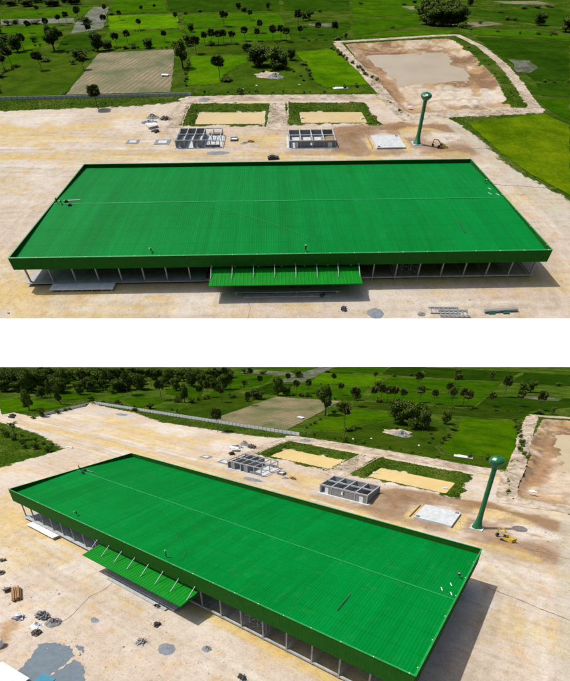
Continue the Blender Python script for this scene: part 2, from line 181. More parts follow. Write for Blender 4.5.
def noise_node(nt, scale, detail=4.0, rough=0.6, coord='Object', vec=None, dims=None):
    n = nd(nt, 'ShaderNodeTexNoise')
    n.inputs['Scale'].default_value = scale
    n.inputs['Detail'].default_value = detail
    n.inputs['Roughness'].default_value = rough
    if vec is None:
        tc = nd(nt, 'ShaderNodeTexCoord')
        vec = tc.outputs[coord]
    if dims:
        mp = nd(nt, 'ShaderNodeMapping')
        mp.inputs['Scale'].default_value = dims
        nt.links.new(vec, mp.inputs[0])
        vec = mp.outputs[0]
    nt.links.new(vec, n.inputs['Vector'])
    return n.outputs['Fac']


def ramp(nt, fac, stops):
    r = nd(nt, 'ShaderNodeValToRGB')
    els = r.color_ramp.elements
    while len(els) < len(stops):
        els.new(0.5)
    for e, (p, c) in zip(els, stops):
        e.position = p
        e.color = (*c, 1) if len(c) == 3 else c
    nt.links.new(fac, r.inputs[0])
    return r.outputs[0]


def mixc(nt, a, b, fac, mode='MIX'):
    m = nd(nt, 'ShaderNodeMix', data_type='RGBA', blend_type=mode)
    for sock, v in ((m.inputs[0], fac), (m.inputs[6], a), (m.inputs[7], b)):
        if hasattr(v, 'links'):
            nt.links.new(v, sock)
        else:
            sock.default_value = v if not isinstance(v, tuple) else (*v, 1)[:4]
    return m.outputs[2]


def math_node(nt, op, a, b=None, clamp=False):
    m = nd(nt, 'ShaderNodeMath', operation=op, use_clamp=clamp)
    for i, v in enumerate((a, b)):
        if v is None:
            continue
        if hasattr(v, 'links'):
            nt.links.new(v, m.inputs[i])
        else:
            m.inputs[i].default_value = v
    return m.outputs[0]


def set_bump(nt, bsdf, fac, dist, strength=0.5):
    b = nd(nt, 'ShaderNodeBump')
    b.inputs['Strength'].default_value = strength
    b.inputs['Distance'].default_value = dist
    nt.links.new(fac, b.inputs['Height'])
    nt.links.new(b.outputs[0], bsdf.inputs['Normal'])


def simple(name, c0, c1=None, rough=0.7, scale=1.5, metallic=0.0, spec=0.5, bump=0.0, detail=5.0, lo=0.35, hi=0.65):
    m, nt, b = new_mat(name)
    c1 = c1 or tuple(x * 0.75 for x in c0)
    f = noise_node(nt, scale, detail)
    nt.links.new(ramp(nt, f, [(lo, c1), (hi, c0)]), b.inputs['Base Color'])
    b.inputs['Roughness'].default_value = rough
    b.inputs['Metallic'].default_value = metallic
    b.inputs['Specular IOR Level'].default_value = spec
    if bump:
        set_bump(nt, b, f, bump)
    return m


def grass_colour(nt):
    f1 = noise_node(nt, 0.05, 7, 0.68)
    f2 = noise_node(nt, 0.5, 6, 0.7)
    a = ramp(nt, f1, [(0.32, (0.017, 0.042, 0.003)), (0.49, (0.034, 0.072, 0.005)), (0.62, (0.070, 0.098, 0.015))])
    b = ramp(nt, f2, [(0.3, (0.5, 0.55, 0.5)), (0.7, (1.45, 1.35, 1.3))])
    return mixc(nt, a, b, 1.0, 'MULTIPLY'), f2


def build_materials():
    # ground: bare earth painted per vertex (rgb) with a ragged mask (alpha) against rough grass
    m, nt, b = new_mat('ground')
    g, gf = grass_colour(nt)
    at = nd(nt, 'ShaderNodeAttribute', attribute_name='earth')
    n1 = noise_node(nt, 0.45, 8, 0.7)
    n2 = noise_node(nt, 0.06, 6, 0.65)
    n3 = noise_node(nt, 2.2, 6, 0.75)
    dn = noise_node(nt, 0.22, 7, 0.68)
    earth = mixc(nt, at.outputs['Color'], ramp(nt, n1, [(0.28, (0.8, 0.77, 0.73)), (0.5, (1, 1, 1)), (0.72, (1.07, 1.08, 1.09))]), 1.0, 'MULTIPLY')
    earth = mixc(nt, earth, ramp(nt, n2, [(0.3, (0.95, 0.92, 0.88)), (0.55, (1.02, 1.0, 0.98)), (0.7, (1.1, 1.11, 1.12))]), 0.9, 'MULTIPLY')
    earth = mixc(nt, earth, ramp(nt, n3, [(0.3, (0.66, 0.62, 0.58)), (0.48, (0.98, 0.98, 0.98)), (0.68, (1.12, 1.12, 1.12))]), 0.9, 'MULTIPLY')
    # wheel ruts and drag marks: noise stretched along the long side of the hall
    st = noise_node(nt, 1.0, 5, 0.6, dims=(0.018, 0.5, 1))
    earth = mixc(nt, earth, ramp(nt, st, [(0.36, (0.82, 0.77, 0.7)), (0.5, (1, 1, 1)), (0.66, (1.08, 1.08, 1.08))]), 0.38, 'MULTIPLY')
    st2 = noise_node(nt, 1.0, 4, 0.6, dims=(0.5, 0.04, 1))
    earth = mixc(nt, earth, ramp(nt, st2, [(0.33, (0.88, 0.85, 0.8)), (0.5, (1, 1, 1))]), 0.35, 'MULTIPLY')
    och = noise_node(nt, 0.16, 8, 0.72)
    earth = mixc(nt, earth, ramp(nt, och, [(0.52, (1, 1, 1)), (0.62, (1.02, 0.88, 0.64))]), 0.75, 'MULTIPLY')
    d2 = math_node(nt, 'MULTIPLY', math_node(nt, 'SUBTRACT', dn, 0.5), 1.5)
    msk = math_node(nt, 'ADD', at.outputs['Alpha'], d2)
    msk = ramp(nt, msk, [(0.42, (0, 0, 0)), (0.56, (1, 1, 1))])
    nt.links.new(mixc(nt, g, earth, msk), b.inputs['Base Color'])
    b.inputs['Roughness'].default_value = 1.0
    b.inputs['Specular IOR Level'].default_value = 0.0
    set_bump(nt, b, n1, 0.25, 0.6)
    # plain rough grass for the land outside the site
    m, nt, b = new_mat('rough_grass')
    g, gf = grass_colour(nt)
    nt.links.new(g, b.inputs['Base Color'])
    b.inputs['Roughness'].default_value = 1.0
    b.inputs['Specular IOR Level'].default_value = 0.0
    # paddy fields: colour from the object
    m, nt, b = new_mat('paddy')
    oi = nd(nt, 'ShaderNodeObjectInfo')
    f1 = noise_node(nt, 0.03, 6, 0.62)
    f2 = noise_node(nt, 0.7, 5, 0.7)
    f3 = noise_node(nt, 0.12, 5, 0.6)
    c = mixc(nt, oi.outputs['Color'], ramp(nt, f1, [(0.3, (0.55, 0.66, 0.6)), (0.5, (1, 1, 1)), (0.7, (1.6, 1.25, 1.2))]), 1.0, 'MULTIPLY')
    c = mixc(nt, c, ramp(nt, f2, [(0.3, (0.66, 0.7, 0.6)), (0.65, (1.16, 1.12, 1.1))]), 1.0, 'MULTIPLY')
    c = mixc(nt, c, ramp(nt, f3, [(0.3, (0.78, 0.82, 0.8)), (0.6, (1.08, 1.04, 1.0))]), 1.0, 'MULTIPLY')
    nt.links.new(c, b.inputs['Base Color'])
    b.inputs['Roughness'].default_value = 1.0
    b.inputs['Specular IOR Level'].default_value = 0.0
    # flooded mud
    m, nt, b = new_mat('flooded_mud')
    f = noise_node(nt, 0.045, 8, 0.7)
    nt.links.new(ramp(nt, f, [(0.4, (0.035, 0.065, 0.008)), (0.48, (0.06, 0.062, 0.03)), (0.54, (0.135, 0.13, 0.115)), (0.585, (0.04, 0.075, 0.008))]), b.inputs['Base Color'])
    b.inputs['Roughness'].default_value = 0.75
    b.inputs['Specular IOR Level'].default_value = 0.2
    # ploughed stubble
    m, nt, b = new_mat('ploughed')
    tc = nd(nt, 'ShaderNodeTexCoord')
    wv = nd(nt, 'ShaderNodeTexWave')
    mp = nd(nt, 'ShaderNodeMapping')
    mp.inputs['Rotation'].default_value = (0, 0, math.radians(9))
    nt.links.new(tc.outputs['Object'], mp.inputs[0])
    nt.links.new(mp.outputs[0], wv.inputs['Vector'])
    wv.inputs['Scale'].default_value = 0.085
    wv.inputs['Distortion'].default_value = 2.2
    wv.inputs['Detail'].default_value = 4
    wv.inputs['Detail Scale'].default_value = 1.6
    n = noise_node(nt, 0.035, 6, 0.65)
    base = ramp(nt, n, [(0.36, (0.06, 0.085, 0.015)), (0.47, (0.15, 0.125, 0.05)), (0.6, (0.25, 0.18, 0.105))])
    c = mixc(nt, base, (0.05, 0.075, 0.012, 1), math_node(nt, 'MULTIPLY', math_node(nt, 'MULTIPLY', wv.outputs[1], n), 1.1))
    c = mixc(nt, c, ramp(nt, noise_node(nt, 0.9, 5, 0.7), [(0.3, (0.7, 0.72, 0.66)), (0.65, (1.15, 1.13, 1.1))]), 1.0, 'MULTIPLY')
    nt.links.new(c, b.inputs['Base Color'])
    b.inputs['Roughness'].default_value = 0.95
    # tracks
    m, nt, b = new_mat('track_earth')
    n1 = noise_node(nt, 0.35, 8, 0.7)
    n2 = noise_node(nt, 0.09, 6, .7)
    c = mixc(nt, ramp(nt, n1, [(0.28, (0.2, 0.15, 0.1)), (0.48, (0.42, 0.35, 0.275)), (0.7, (0.54, 0.47, 0.39))]),
             ramp(nt, n2, [(0.38, (0.62, 0.58, 0.5)), (0.58, (1.05, 1.05, 1.05))]), 1.0, 'MULTIPLY')
    nt.links.new(c, b.inputs['Base Color'])
    b.inputs['Roughness'].default_value = 0.95
    b.inputs['Specular IOR Level'].default_value = 0.15
    set_bump(nt, b, n1, 0.2)
    # roof sheets
    m, nt, b = new_mat('roof_green')
    n1 = noise_node(nt, 1.0, 3, 0.5, dims=(0.9, 0.03, 1))
    n2 = noise_node(nt, 0.07, 5, 0.6)
    n3 = noise_node(nt, 6.0, 3, 0.7)
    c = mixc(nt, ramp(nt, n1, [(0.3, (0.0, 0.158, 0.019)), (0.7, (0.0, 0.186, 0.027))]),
             ramp(nt, n2, [(0.3, (0.86, 0.9, 0.9)), (0.7, (1.15, 1.07, 1.2))]), 1.0, 'MULTIPLY')
    c = mixc(nt, c, ramp(nt, n3, [(0.25, (0.85, 0.87, 0.85)), (0.5, (1, 1, 1))]), 0.7, 'MULTIPLY')
    # sheet laps across the slope, bundle-to-bundle tint, dust left by boots
    sep = nd(nt, 'ShaderNodeSeparateXYZ')
    nt.links.new(nd(nt, 'ShaderNodeTexCoord').outputs['Object'], sep.inputs[0])
    lap = math_node(nt, 'LESS_THAN', math_node(nt, 'FRACT', math_node(nt, 'DIVIDE', sep.outputs[1], 6.3)), 0.018)
    c = mixc(nt, c, (0.0, 0.1, 0.01, 1), math_node(nt, 'MULTIPLY', lap, 0.7))
    wn_ = nd(nt, 'ShaderNodeTexWhiteNoise', noise_dimensions='1D')
    nt.links.new(math_node(nt, 'FLOOR', math_node(nt, 'DIVIDE', sep.outputs[0], 3.98)), wn_.inputs['W'])
    c = mixc(nt, c, ramp(nt, wn_.outputs[0], [(0.0, (0.92, 0.92, 0.93)), (1.0, (1.06, 1.05, 1.07))]), 1.0, 'MULTIPLY')
    dust = noise_node(nt, 0.35, 8, 0.75)
    c = mixc(nt, c, (0.12, 0.24, 0.09, 1), math_node(nt, 'MULTIPLY', ramp(nt, dust, [(0.55, (0, 0, 0)), (0.75, (1, 1, 1))]), 0.1))
    nt.links.new(c, b.inputs['Base Color'])
    b.inputs['Roughness'].default_value = 0.55
    b.inputs['Specular IOR Level'].default_value = 0.025
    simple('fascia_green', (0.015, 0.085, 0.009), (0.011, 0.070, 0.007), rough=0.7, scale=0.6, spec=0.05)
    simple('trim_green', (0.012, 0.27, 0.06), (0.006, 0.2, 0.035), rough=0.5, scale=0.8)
    simple('ridge_green', (0.02, 0.26, 0.07), (0.004, 0.2, 0.035), rough=0.55, spec=0.1)
    simple('canopy_green', (0.001, 0.2, 0.01), (0.001, 0.165, 0.008), rough=0.55, scale=0.5, spec=0.1)
    simple('tower_green', (0.004, 0.145, 0.05), (0.006, 0.095, 0.033), rough=0.45, scale=0.7)
    simple('concrete', (0.4, 0.42, 0.43), (0.28, 0.295, 0.3), rough=0.85, scale=0.6)
    simple('pale_concrete', (0.52, 0.55, 0.56), (0.4, 0.42, 0.42), rough=0.85, scale=0.7)
    simple('block_grey', (0.24, 0.255, 0.265), (0.16, 0.17, 0.175), rough=0.9, scale=1.2, bump=0.04)
    simple('fence_grey', (0.66, 0.68, 0.69), (0.5, 0.52, 0.53), rough=0.9, scale=0.5)
    simple('steel_grey', (0.3, 0.33, 0.36), (0.22, 0.24, 0.27), rough=0.5, scale=2, metallic=0.3)
    simple('white_sheet', (0.72, 0.73, 0.74), (0.58, 0.6, 0.61), rough=0.5, scale=0.8)
    simple('plain_white', (0.9, 0.9, 0.9), (0.89, 0.89, 0.89), rough=0.9, scale=0.05, spec=0.1)
    simple('dark_scrap', (0.035, 0.037, 0.04), (0.015, 0.016, 0.018), rough=0.8, scale=2)
    simple('grey_rubble', (0.27, 0.27, 0.265), (0.1, 0.1, 0.1), rough=0.95, scale=1.6, bump=0.2)
    simple('gravel_grey', (0.2, 0.225, 0.245), (0.14, 0.16, 0.175), rough=0.95, scale=1.5, bump=0.12)
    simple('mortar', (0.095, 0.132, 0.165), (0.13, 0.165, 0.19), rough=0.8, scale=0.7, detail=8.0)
    simple('brown_earth', (0.33, 0.22, 0.135), (0.2, 0.12, 0.07), rough=0.95, scale=0.5, bump=0.25)
    simple('rusty_scrap', (0.16, 0.13, 0.11), (0.06, 0.055, 0.05), rough=0.9, scale=2)
    simple('clods', (0.45, 0.36, 0.28), (0.24, 0.19, 0.145), rough=0.95, scale=0.6, lo=.45, hi=.55)
    simple('damp_soil', (0.3, 0.225, 0.16), (0.14, 0.1, 0.07), rough=0.95, scale=1.2)
    simple('timber', (0.36, 0.21, 0.09), (0.22, 0.12, 0.05), rough=0.85, scale=3)
    simple('machine_yellow', (0.5, 0.36, 0.045), (0.36, 0.25, 0.03), rough=0.5, scale=2)
    simple('black_paint', (0.012, 0.012, 0.014), (0.008, 0.008, 0.009), rough=0.25, scale=2)
    simple('rubber', (0.02, 0.02, 0.02), rough=0.9)
    simple('glass_dark', (0.02, 0.025, 0.03), rough=0.08)
    simple('teal_sheet', (0.02, 0.2, 0.3), (0.015, 0.16, 0.25), rough=0.45)
    simple('cloth_dark', (0.03, 0.035, 0.05), rough=0.9)
    simple('cloth_shirt', (0.09, 0.11, 0.15), rough=0.9)
    simple('skin', (0.22, 0.12, 0.07), rough=0.7)
    simple('straw', (0.5, 0.42, 0.25), rough=0.9)
    simple('bark', (0.075, 0.058, 0.042), (0.045, 0.035, 0.026), rough=0.95, scale=8)
    simple('pond_sand_water', (0.60, 0.46, 0.21), (0.53, 0.39, 0.17), rough=0.35, scale=0.06, spec=0.25)
    simple('pit_water', (0.47, 0.385, 0.255), (0.4, 0.325, 0.205), rough=0.3, scale=0.04, spec=0.25)
    for nm, lo_, hi_ in (('leaf_palm', (0.04, 0.065, 0.01), (0.12, 0.15, 0.035)), ('leaf_tree', (0.03, 0.062, 0.007), (0.105, 0.16, 0.02)),
                         ('leaf_bush', (0.04, 0.075, 0.006), (0.1, 0.15, 0.018)), ('grass_blade', (0.06, 0.11, 0.008), (0.16, 0.2, 0.04)),
                         ('dry_frond', (0.1, 0.07, 0.035), (0.17, 0.12, 0.06))):
        m, nt, b = new_mat(nm)
        ge = nd(nt, 'ShaderNodeNewGeometry')
        oi = nd(nt, 'ShaderNodeObjectInfo')
        c = ramp(nt, ge.outputs['Random Per Island'], [(0.0, lo_), (1.0, hi_)])
        c = mixc(nt, c, ramp(nt, oi.outputs['Random'], [(0.0, (0.75, 0.8, 0.8)), (1.0, (1.25, 1.15, 1.0))]), 1.0, 'MULTIPLY')
        nt.links.new(c, b.inputs['Base Color'])
        b.inputs['Roughness'].default_value = 0.8
        b.inputs['Specular IOR Level'].default_value = 0.08


build_materials()


# ---------------------------------------------------------------- mesh helpers
class MB:
    def __init__(self):
        self.v, self.f = [], []

    def quad(self, *p):
        i = len(self.v)
        self.v += [tuple(q) for q in p]
        self.f.append(tuple(range(i, i + len(p))))
        return self

    def box(self, x0, y0, z0, x1, y1, z1, rz=0.0, ry=0.0, piv=None):
        c = [(x, y, z) for z in (z0, z1) for y in (y0, y1) for x in (x0, x1)]
        if rz or ry:
            px, py, pz = piv or ((x0 + x1) / 2, (y0 + y1) / 2, (z0 + z1) / 2)
            m = Matrix.Rotation(rz, 3, 'Z') @ Matrix.Rotation(ry, 3, 'Y')
            c = [tuple(m @ Vector((a - px, b - py, d - pz)) + Vector((px, py, pz))) for a, b, d in c]
        i = len(self.v)
        self.v += c
        for q in ((0, 2, 3, 1), (4, 5, 7, 6), (0, 1, 5, 4), (2, 6, 7, 3), (0, 4, 6, 2), (1, 3, 7, 5)):
            self.f.append(tuple(i + k for k in q))
        return self

    def tube(self, p0, p1, r0, r1=None, n=6):
        r1 = r0 if r1 is None else r1
        p0, p1 = Vector(p0), Vector(p1)
        d = (p1 - p0).normalized()
        a = d.orthogonal().normalized()
        b = d.cross(a)
        i = len(self.v)
        for p, r in ((p0, r0), (p1, r1)):
            for k in range(n):
                t = 2 * math.pi * k / n
                self.v.append(tuple(p + a * (r * math.cos(t)) + b * (r * math.sin(t))))
        for k in range(n):
            k2 = (k + 1) % n
            self.f.append((i + k, i + k2, i + n + k2, i + n + k))
        self.f.append(tuple(i + k for k in reversed(range(n))))
        self.f.append(tuple(i + n + k for k in range(n)))
        return self

    def lathe(self, prof, n=20, c=(0, 0)):
        i = len(self.v)
        for r, z in prof:
            for k in range(n):
                t = 2 * math.pi * k / n
                self.v.append((c[0] + r * math.cos(t), c[1] + r * math.sin(t), z))
        for j in range(len(prof) - 1):
            for k in range(n):
                k2 = (k + 1) % n
                self.f.append((i + j * n + k, i + j * n + k2, i + (j + 1) * n + k2, i + (j + 1) * n + k))
        self.f.append(tuple(i + k for k in reversed(range(n))))
        self.f.append(tuple(i + (len(prof) - 1) * n + k for k in range(n)))
        return self

    def prism(self, pts, z0, z1):
        n = len(pts)
        i = len(self.v)
        self.v += [(x, y, z0) for x, y in pts] + [(x, y, z1) for x, y in pts]
        self.f.append(tuple(i + k for k in reversed(range(n))))
        self.f.append(tuple(i + n + k for k in range(n)))
        for k in range(n):
            k2 = (k + 1) % n
            self.f.append((i + k, i + k2, i + n + k2, i + n + k))
        return self

    def turn(self, a, at=(0, 0)):
        ca, sa = math.cos(a), math.sin(a)
        self.v = [(at[0] + (x - at[0]) * ca - (y - at[1]) * sa, at[1] + (x - at[0]) * sa + (y - at[1]) * ca, z) for x, y, z in self.v]
        return self

    def mesh(self, name, mat, smooth=False):
        me = bpy.data.meshes.new(name)
        me.from_pydata(self.v, [], self.f)
        me.materials.append(MATS[mat] if isinstance(mat, str) else mat)
        if smooth:
            me.polygons.foreach_set('use_smooth', [True] * len(me.polygons))
        me.update()
        return me


CACHE = {}


def cached(key, fn):
    if key not in CACHE:
        CACHE[key] = fn()
    return CACHE[key]


def tag(o, label=None, cat=None, group=None, kind=None):
    if label:
        o['label'] = label
    if cat:
        o['category'] = cat
    if group:
        o['group'] = group
    if kind:
        o['kind'] = kind
    return o


def place_matrix(P, x, y, z=0.0, s=(1, 1, 1), warped=True):
    if warped:
        x, y = warp(P, x, y)
    if isinstance(s, (int, float)):
        s = (s, s, s)
    return P.M @ Matrix.Translation((x, y, z)) @ Matrix.Diagonal((*s, 1.0))


def put(P, name, me, x, y, z=0.0, s=(1, 1, 1), label=None, cat=None, group=None, kind=None, warped=True):
    o = bpy.data.objects.new(name, me)
    COL.objects.link(o)
    o.matrix_world = place_matrix(P, x, y, z, s, warped)
    return tag(o, label, cat, group, kind)


def part(name, me, parent, loc=(0, 0, 0)):
    o = bpy.data.objects.new(name, me)
    COL.objects.link(o)
    o.parent = parent
    o.location = loc
    return o


# ---------------------------------------------------------------- terrain of the building site
LOT = [(-172, 139), (-120, 138), (-77, 129), (-47, 132), (-10, 135.5), (12, 141), (20, 147), (45, 150.5), (87, 151.5), (139, 152),
       (146, 126), (153, 122), (167, 116), (170, 90), (170, 66), (175, 50), (180, 39), (190, 0), (205, -90), (-62, -90), (-66, 22),
       (-71, 57), (-117, 65), (-161, 66), (-300, 62), (-300, 84), (-165, 87), (-170, 110)]
BANKS = [((21.5, 108.5), (72, 108.5), (72.5, 140), (20.5, 140)), ((76.5, 109), (125, 109), (124, 141), (76, 141))]
PONDS = [(29.6, 111.5, 65.0, 127.8), (85.0, 112.6, 119.4, 128.0)]


def poly_sdf(poly, x, y):
    """Signed distance, negative inside."""
    d = np.full(x.shape, 1e18)
    ins = np.zeros(x.shape, bool)
    n = len(poly)
    for i in range(n):
        ax, ay = poly[i]
        bx, by = poly[(i + 1) % n]
        ex, ey = bx - ax, by - ay
        wx, wy = x - ax, y - ay
        t = np.clip((wx * ex + wy * ey) / (ex * ex + ey * ey), 0, 1)
        d = np.minimum(d, (wx - ex * t) ** 2 + (wy - ey * t) ** 2)
        c = ((ay > y) != (by > y)) & (x < (bx - ax) * (y - ay) / ((by - ay) if by != ay else 1e-9) + ax)
        ins ^= c
    return np.where(ins, -1, 1) * np.sqrt(d)


def rect_sdf(r, x, y):
    dx = np.maximum(r[0] - x, x - r[2])
    dy = np.maximum(r[1] - y, y - r[3])
    return np.where((dx < 0) & (dy < 0), np.maximum(dx, dy), np.hypot(np.maximum(dx, 0), np.maximum(dy, 0)))


def line_dist(pts, x, y):
    d = np.full(np.shape(x), 1e18)
    for (ax, ay), (bx, by) in zip(pts[:-1], pts[1:]):
        ex, ey = bx - ax, by - ay
        wx, wy = x - ax, y - ay
        t = np.clip((wx * ex + wy * ey) / (ex * ex + ey * ey), 0, 1)
        d = np.minimum(d, np.hypot(wx - ex * t, wy - ey * t))
    return d


MOUNDS = [(101, 92, 6, 5, 1.3, 0), (107, 97, 4.5, 3.5, 1.0, 0), (118, 103.5, 9, 2.2, 1.0, 0.1), (135, 105, 11, 2.6, 1.1, 0), (148, 101, 7, 3, 0.9, -0.4),
          (151, 79, 6, 3.2, 1.0, 0.1), (120, 77.5, 7, 2.0, 0.7, 0), (106, 78, 6, 1.8, 0.5, 0), (58, 86, 4, 3, 0.5, 0), (156, 84, 4, 3, 0.6, 0.3),
          (178, 128, 8, 1.5, 0.7, 0.1), (160, 125, 8, 1.4, 0.6, 0.1), (-172, 136, 5, 3, 1.6, 0), (60, -24.5, 3, 2, 0.3, 0)]


def gauss(x, y, cx, cy, rx, ry, a=0.0):
    ca, sa = math.cos(a), math.sin(a)
    u = ((x - cx) * ca + (y - cy) * sa) / rx
    v = (-(x - cx) * sa + (y - cy) * ca) / ry
    return np.exp(-(u * u + v * v))


def height(x, y):
    x = np.asarray(x, float)
    y = np.asarray(y, float)
    h = np.zeros(x.shape)
    for b in BANKS:
        h = np.maximum(h, 0.55 * sstep(0.5, -2.0, poly_sdf(b, x, y)))
    for r in PONDS:
        d = rect_sdf(r, x, y)
        h = np.where(d < 2.2, h + (-1.5 - h) * sstep(2.0, -0.8, d), h)
    dp = poly_sdf(PIT, x, y)
    dw = poly_sdf(PITWATER, x, y) + (fbm(x * .07, y * .07, 66, 4) - .5) * 14
    n = fbm(x * 0.05, y * 0.05, 3)
    pit = -1.5 * sstep(0, -9, dp) - 1.6 * sstep(5, -2, dw) + (n - 0.5) * 1.4 * sstep(-2, -8, dp) * sstep(0, 6, dw)
    gl = fbm(x * .16, y * .16, 14, 4)
    pit = pit + (np.abs(gl - .5) * 5.0 - .7) * sstep(0, -4, dp) * sstep(1, 6, dw)
    h = np.where(dp < 0, pit, h)
    h = h + 0.4 * np.exp(-((dp - 1.0) / 2.4) ** 2)
    m = np.zeros(x.shape)
    k = 0.3 + 1.5 * fbm(x * 0.4, y * 0.4, 9)
    for cx, cy, rx, ry, hh, a in MOUNDS:
        m = m + hh * gauss(x, y, cx, cy, rx, ry, a) * k
    return h + m


def earth_paint(x, y):
    """Albedo of the bare earth and how bare the ground is (0..1)."""
    c = np.empty(x.shape + (3,))
    c[:] = (0.468, 0.407, 0.345)
    nz = fbm(x * 0.045, y * 0.045, 21, 5)
    nf = fbm(x * 0.16, y * 0.16, 5, 4)

    def lay(col, w):
        w = np.clip(w, 0, 1)[..., None]
        c[:] = c * (1 - w) + np.array(col) * w
    YEL, ORA, GRY, BRN, PAL, PNK = (0.50, 0.39, 0.175), (0.46, 0.33, 0.145), (0.40, 0.405, 0.40), (0.25, 0.165, 0.10), (0.54, 0.515, 0.465), (0.44, 0.37, 0.30)
    lay(PAL, sstep(0.5, 0.66, nz) * 0.55)
    lay(PNK, sstep(0.48, 0.36, nz) * 0.4)
    # yellow fill scraped over the yard
    ny = fbm(x * 0.03 + 7, y * 0.075 + 3, 40, 5)
    lay(YEL, sstep(0.6, 0.72, ny) * 0.55)

    def band(pts, w, col, amt, soft=0.5):
        d = line_dist(pts, x, y)
        lay(col, sstep(w, w * soft, d + (nf - 0.5) * w * 1.4) * amt)

    def spot(cx, cy, rx, ry, col, amt, a=0.0):
        g = gauss(x, y, cx, cy, rx, ry, a)
        lay(col, sstep(0.3, 0.62, g + (nf - 0.5) * 0.75) * amt)
    band([(-150, 72), (-70, 78), (8, 77), (75, 75), (120, 74)], 4.5, YEL, 0.85)
    band([(-160, 79), (-70, 86), (8, 84)], 1.2, PAL, 0.9)
    band([(-150, 66), (-70, 69), (10, 69), (165, 66)], 2.0, PAL, 0.8)
    band([(0, 62), (140, 60)], 6.0, PAL, 0.5)
    spot(-70, 104, 26, 7, YEL, 0.75)
    spot(-40, 96, 18, 4, YEL, 0.7)
    spot(-22, 110, 14, 5, YEL, 0.55)
    spot(-105, 112, 18, 8, YEL, 0.65)
    spot(-55, 118, 30, 9, PAL, 0.7)
    spot(-140, 125, 12, 5, GRY, 0.7)
    spot(-132, 108, 20, 8, PAL, 0.6)
    spot(-118, 128, 10, 4, GRY, 0.6)
    spot(60, 92, 14, 6, YEL, 0.5)
    spot(66, 84, 6, 3, ORA, 0.6)
    spot(102, 90, 13, 13, BRN, 0.8)
    spot(108, 99, 14, 8, BRN, 0.75)
    spot(112, 79, 22, 5, BRN, 0.7)
    spot(86, 79, 14, 3.5, BRN, 0.45)
    spot(160, 104, 12, 6, BRN, 0.6)
    band([(106, 104), (122, 105), (138, 107), (160, 104)], 6.5, BRN, 0.95)
    spot(142, 101, 12, 3.0, YEL, 0.7)
    spot(151, 79, 15, 7, BRN, 0.8)
    spot(162, 84, 13, 8, BRN, 0.55)
    nb = fbm(x * .13 + 2, y * .13 + 5, 47, 5)
    lay((0.25, 0.165, 0.10), sstep(.5, .62, nb) * gauss(x, y, 120, 92, 50, 18) * .9)
    lay(YEL, sstep(.56, .66, nb) * gauss(x, y, -60, 90, 90, 26) * .8)
    spot(131.5, 86, 2.2, 10, YEL, 0.9)
    spot(115.3, 87, 1.8, 9, YEL, 0.8)
    spot(148, 75, 12, 2.6, YEL, 0.6)
    spot(150, 60, 6, 3, YEL, 0.5)
    spot(155, 40, 5, 9, YEL, 0.4)
    # in front of the hall
    band([(88, 1.4), (144, 1.2)], 2.2, YEL, 0.95)
    band([(-4, 1.0), (50, 0.8)], 2.6, YEL, 0.7)
    spot(15, -8, 20, 6, YEL, 0.7)
    spot(38, -6, 9, 4, YEL, 0.5)
    spot(0, -2, 10, 6, YEL, 0.55)
    spot(-18, 8, 14, 12, YEL, 0.45)
    spot(60, -9, 4.5, 1.8, YEL, 0.75)
    spot(75, -8, 7, 1.8, YEL, 0.7)
    spot(45, -13, 12, 6, PNK, 0.6)
    spot(62, -12, 12, 5, PNK, 0.5)
    spot(110, -9, 16, 4, PAL, 0.6)
    spot(130, -4, 12, 3, PNK, 0.5)
    spot(100, -10, 8, 3, PNK, 0.5)
    band([(58, -29), (63, -33)], 3.0, (0.34, 0.22, 0.12), 0.8)
    spot(88.6, -14.5, 1.6, 1.0, (0.1, 0.09, 0.08), 0.6)
    # paler metalled strip along the east side
    lay((0.42, 0.40, 0.335), sstep(-1.0, 1.0, (x - (160.5 + (110 - y) * 0.058)) + (nf - 0.5) * 2) * sstep(128, 112, y) * 0.75)
    # big borrow pit
    dp = poly_sdf(PIT, x, y)
    dw = poly_sdf(PITWATER, x, y)
    pit = sstep(2, -2, dp)
    np_ = fbm(x * 0.05 + 3, y * 0.05, 60, 5)
    lay((0.32, 0.23, 0.15), pit)
    lay((0.46, 0.39, 0.31), pit * sstep(0.5, 0.6, np_))
    lay((0.19, 0.125, 0.08), pit * sstep(0.47, 0.38, np_) * 0.9)
    lay((0.38, 0.265, 0.14), pit * sstep(0.58, 0.68, fbm(x * .09, y * .09 + 4, 62, 4)) * .8)
    spot(190, 158, 26, 20, (0.5, 0.47, 0.42), 0.85)
    spot(178, 146, 16, 9, (0.55, 0.5, 0.42), 0.6)
    band([(152, 140), (175, 150), (200, 150)], 2.5, (0.34, 0.24, 0.15), 0.6)
    band([(165, 172), (190, 168), (205, 175)], 2.0, (0.36, 0.3, 0.24), 0.7)
    band([(134, 262), (175, 268), (215, 274)], 3.0, (0.37, 0.245, 0.13), 0.8)
    band([(214, 262), (206, 225), (214, 190), (200, 160)], 4.0, (0.34, 0.225, 0.11), 0.8)
    band([(205, 280), (222, 240), (212, 205), (215, 170)], 6.0, (0.2, 0.13, 0.08), 0.7)
    band([(141, 130), (150, 165), (150, 200), (146, 240)], 4.0, (0.3, 0.19, 0.11), 0.7)
    lay((0.24, 0.16, 0.095), sstep(5, 0, dw) * pit * 0.5)
    # wheel ruts: pairs of narrow marks, darker damp bottoms and pale spill between
    rr = random.Random(77)
    paths = []
    for i in range(11):
        y0 = 58 + rr.uniform(0, 46)
        paths.append([(-165, y0 + rr.uniform(-6, 16)), (-60, y0 + rr.uniform(-3, 6)), (20, y0 - 6 + rr.uniform(-4, 4)), (90, 70 + rr.uniform(-9, 4)), (150, 66 + rr.uniform(-10, 8))])
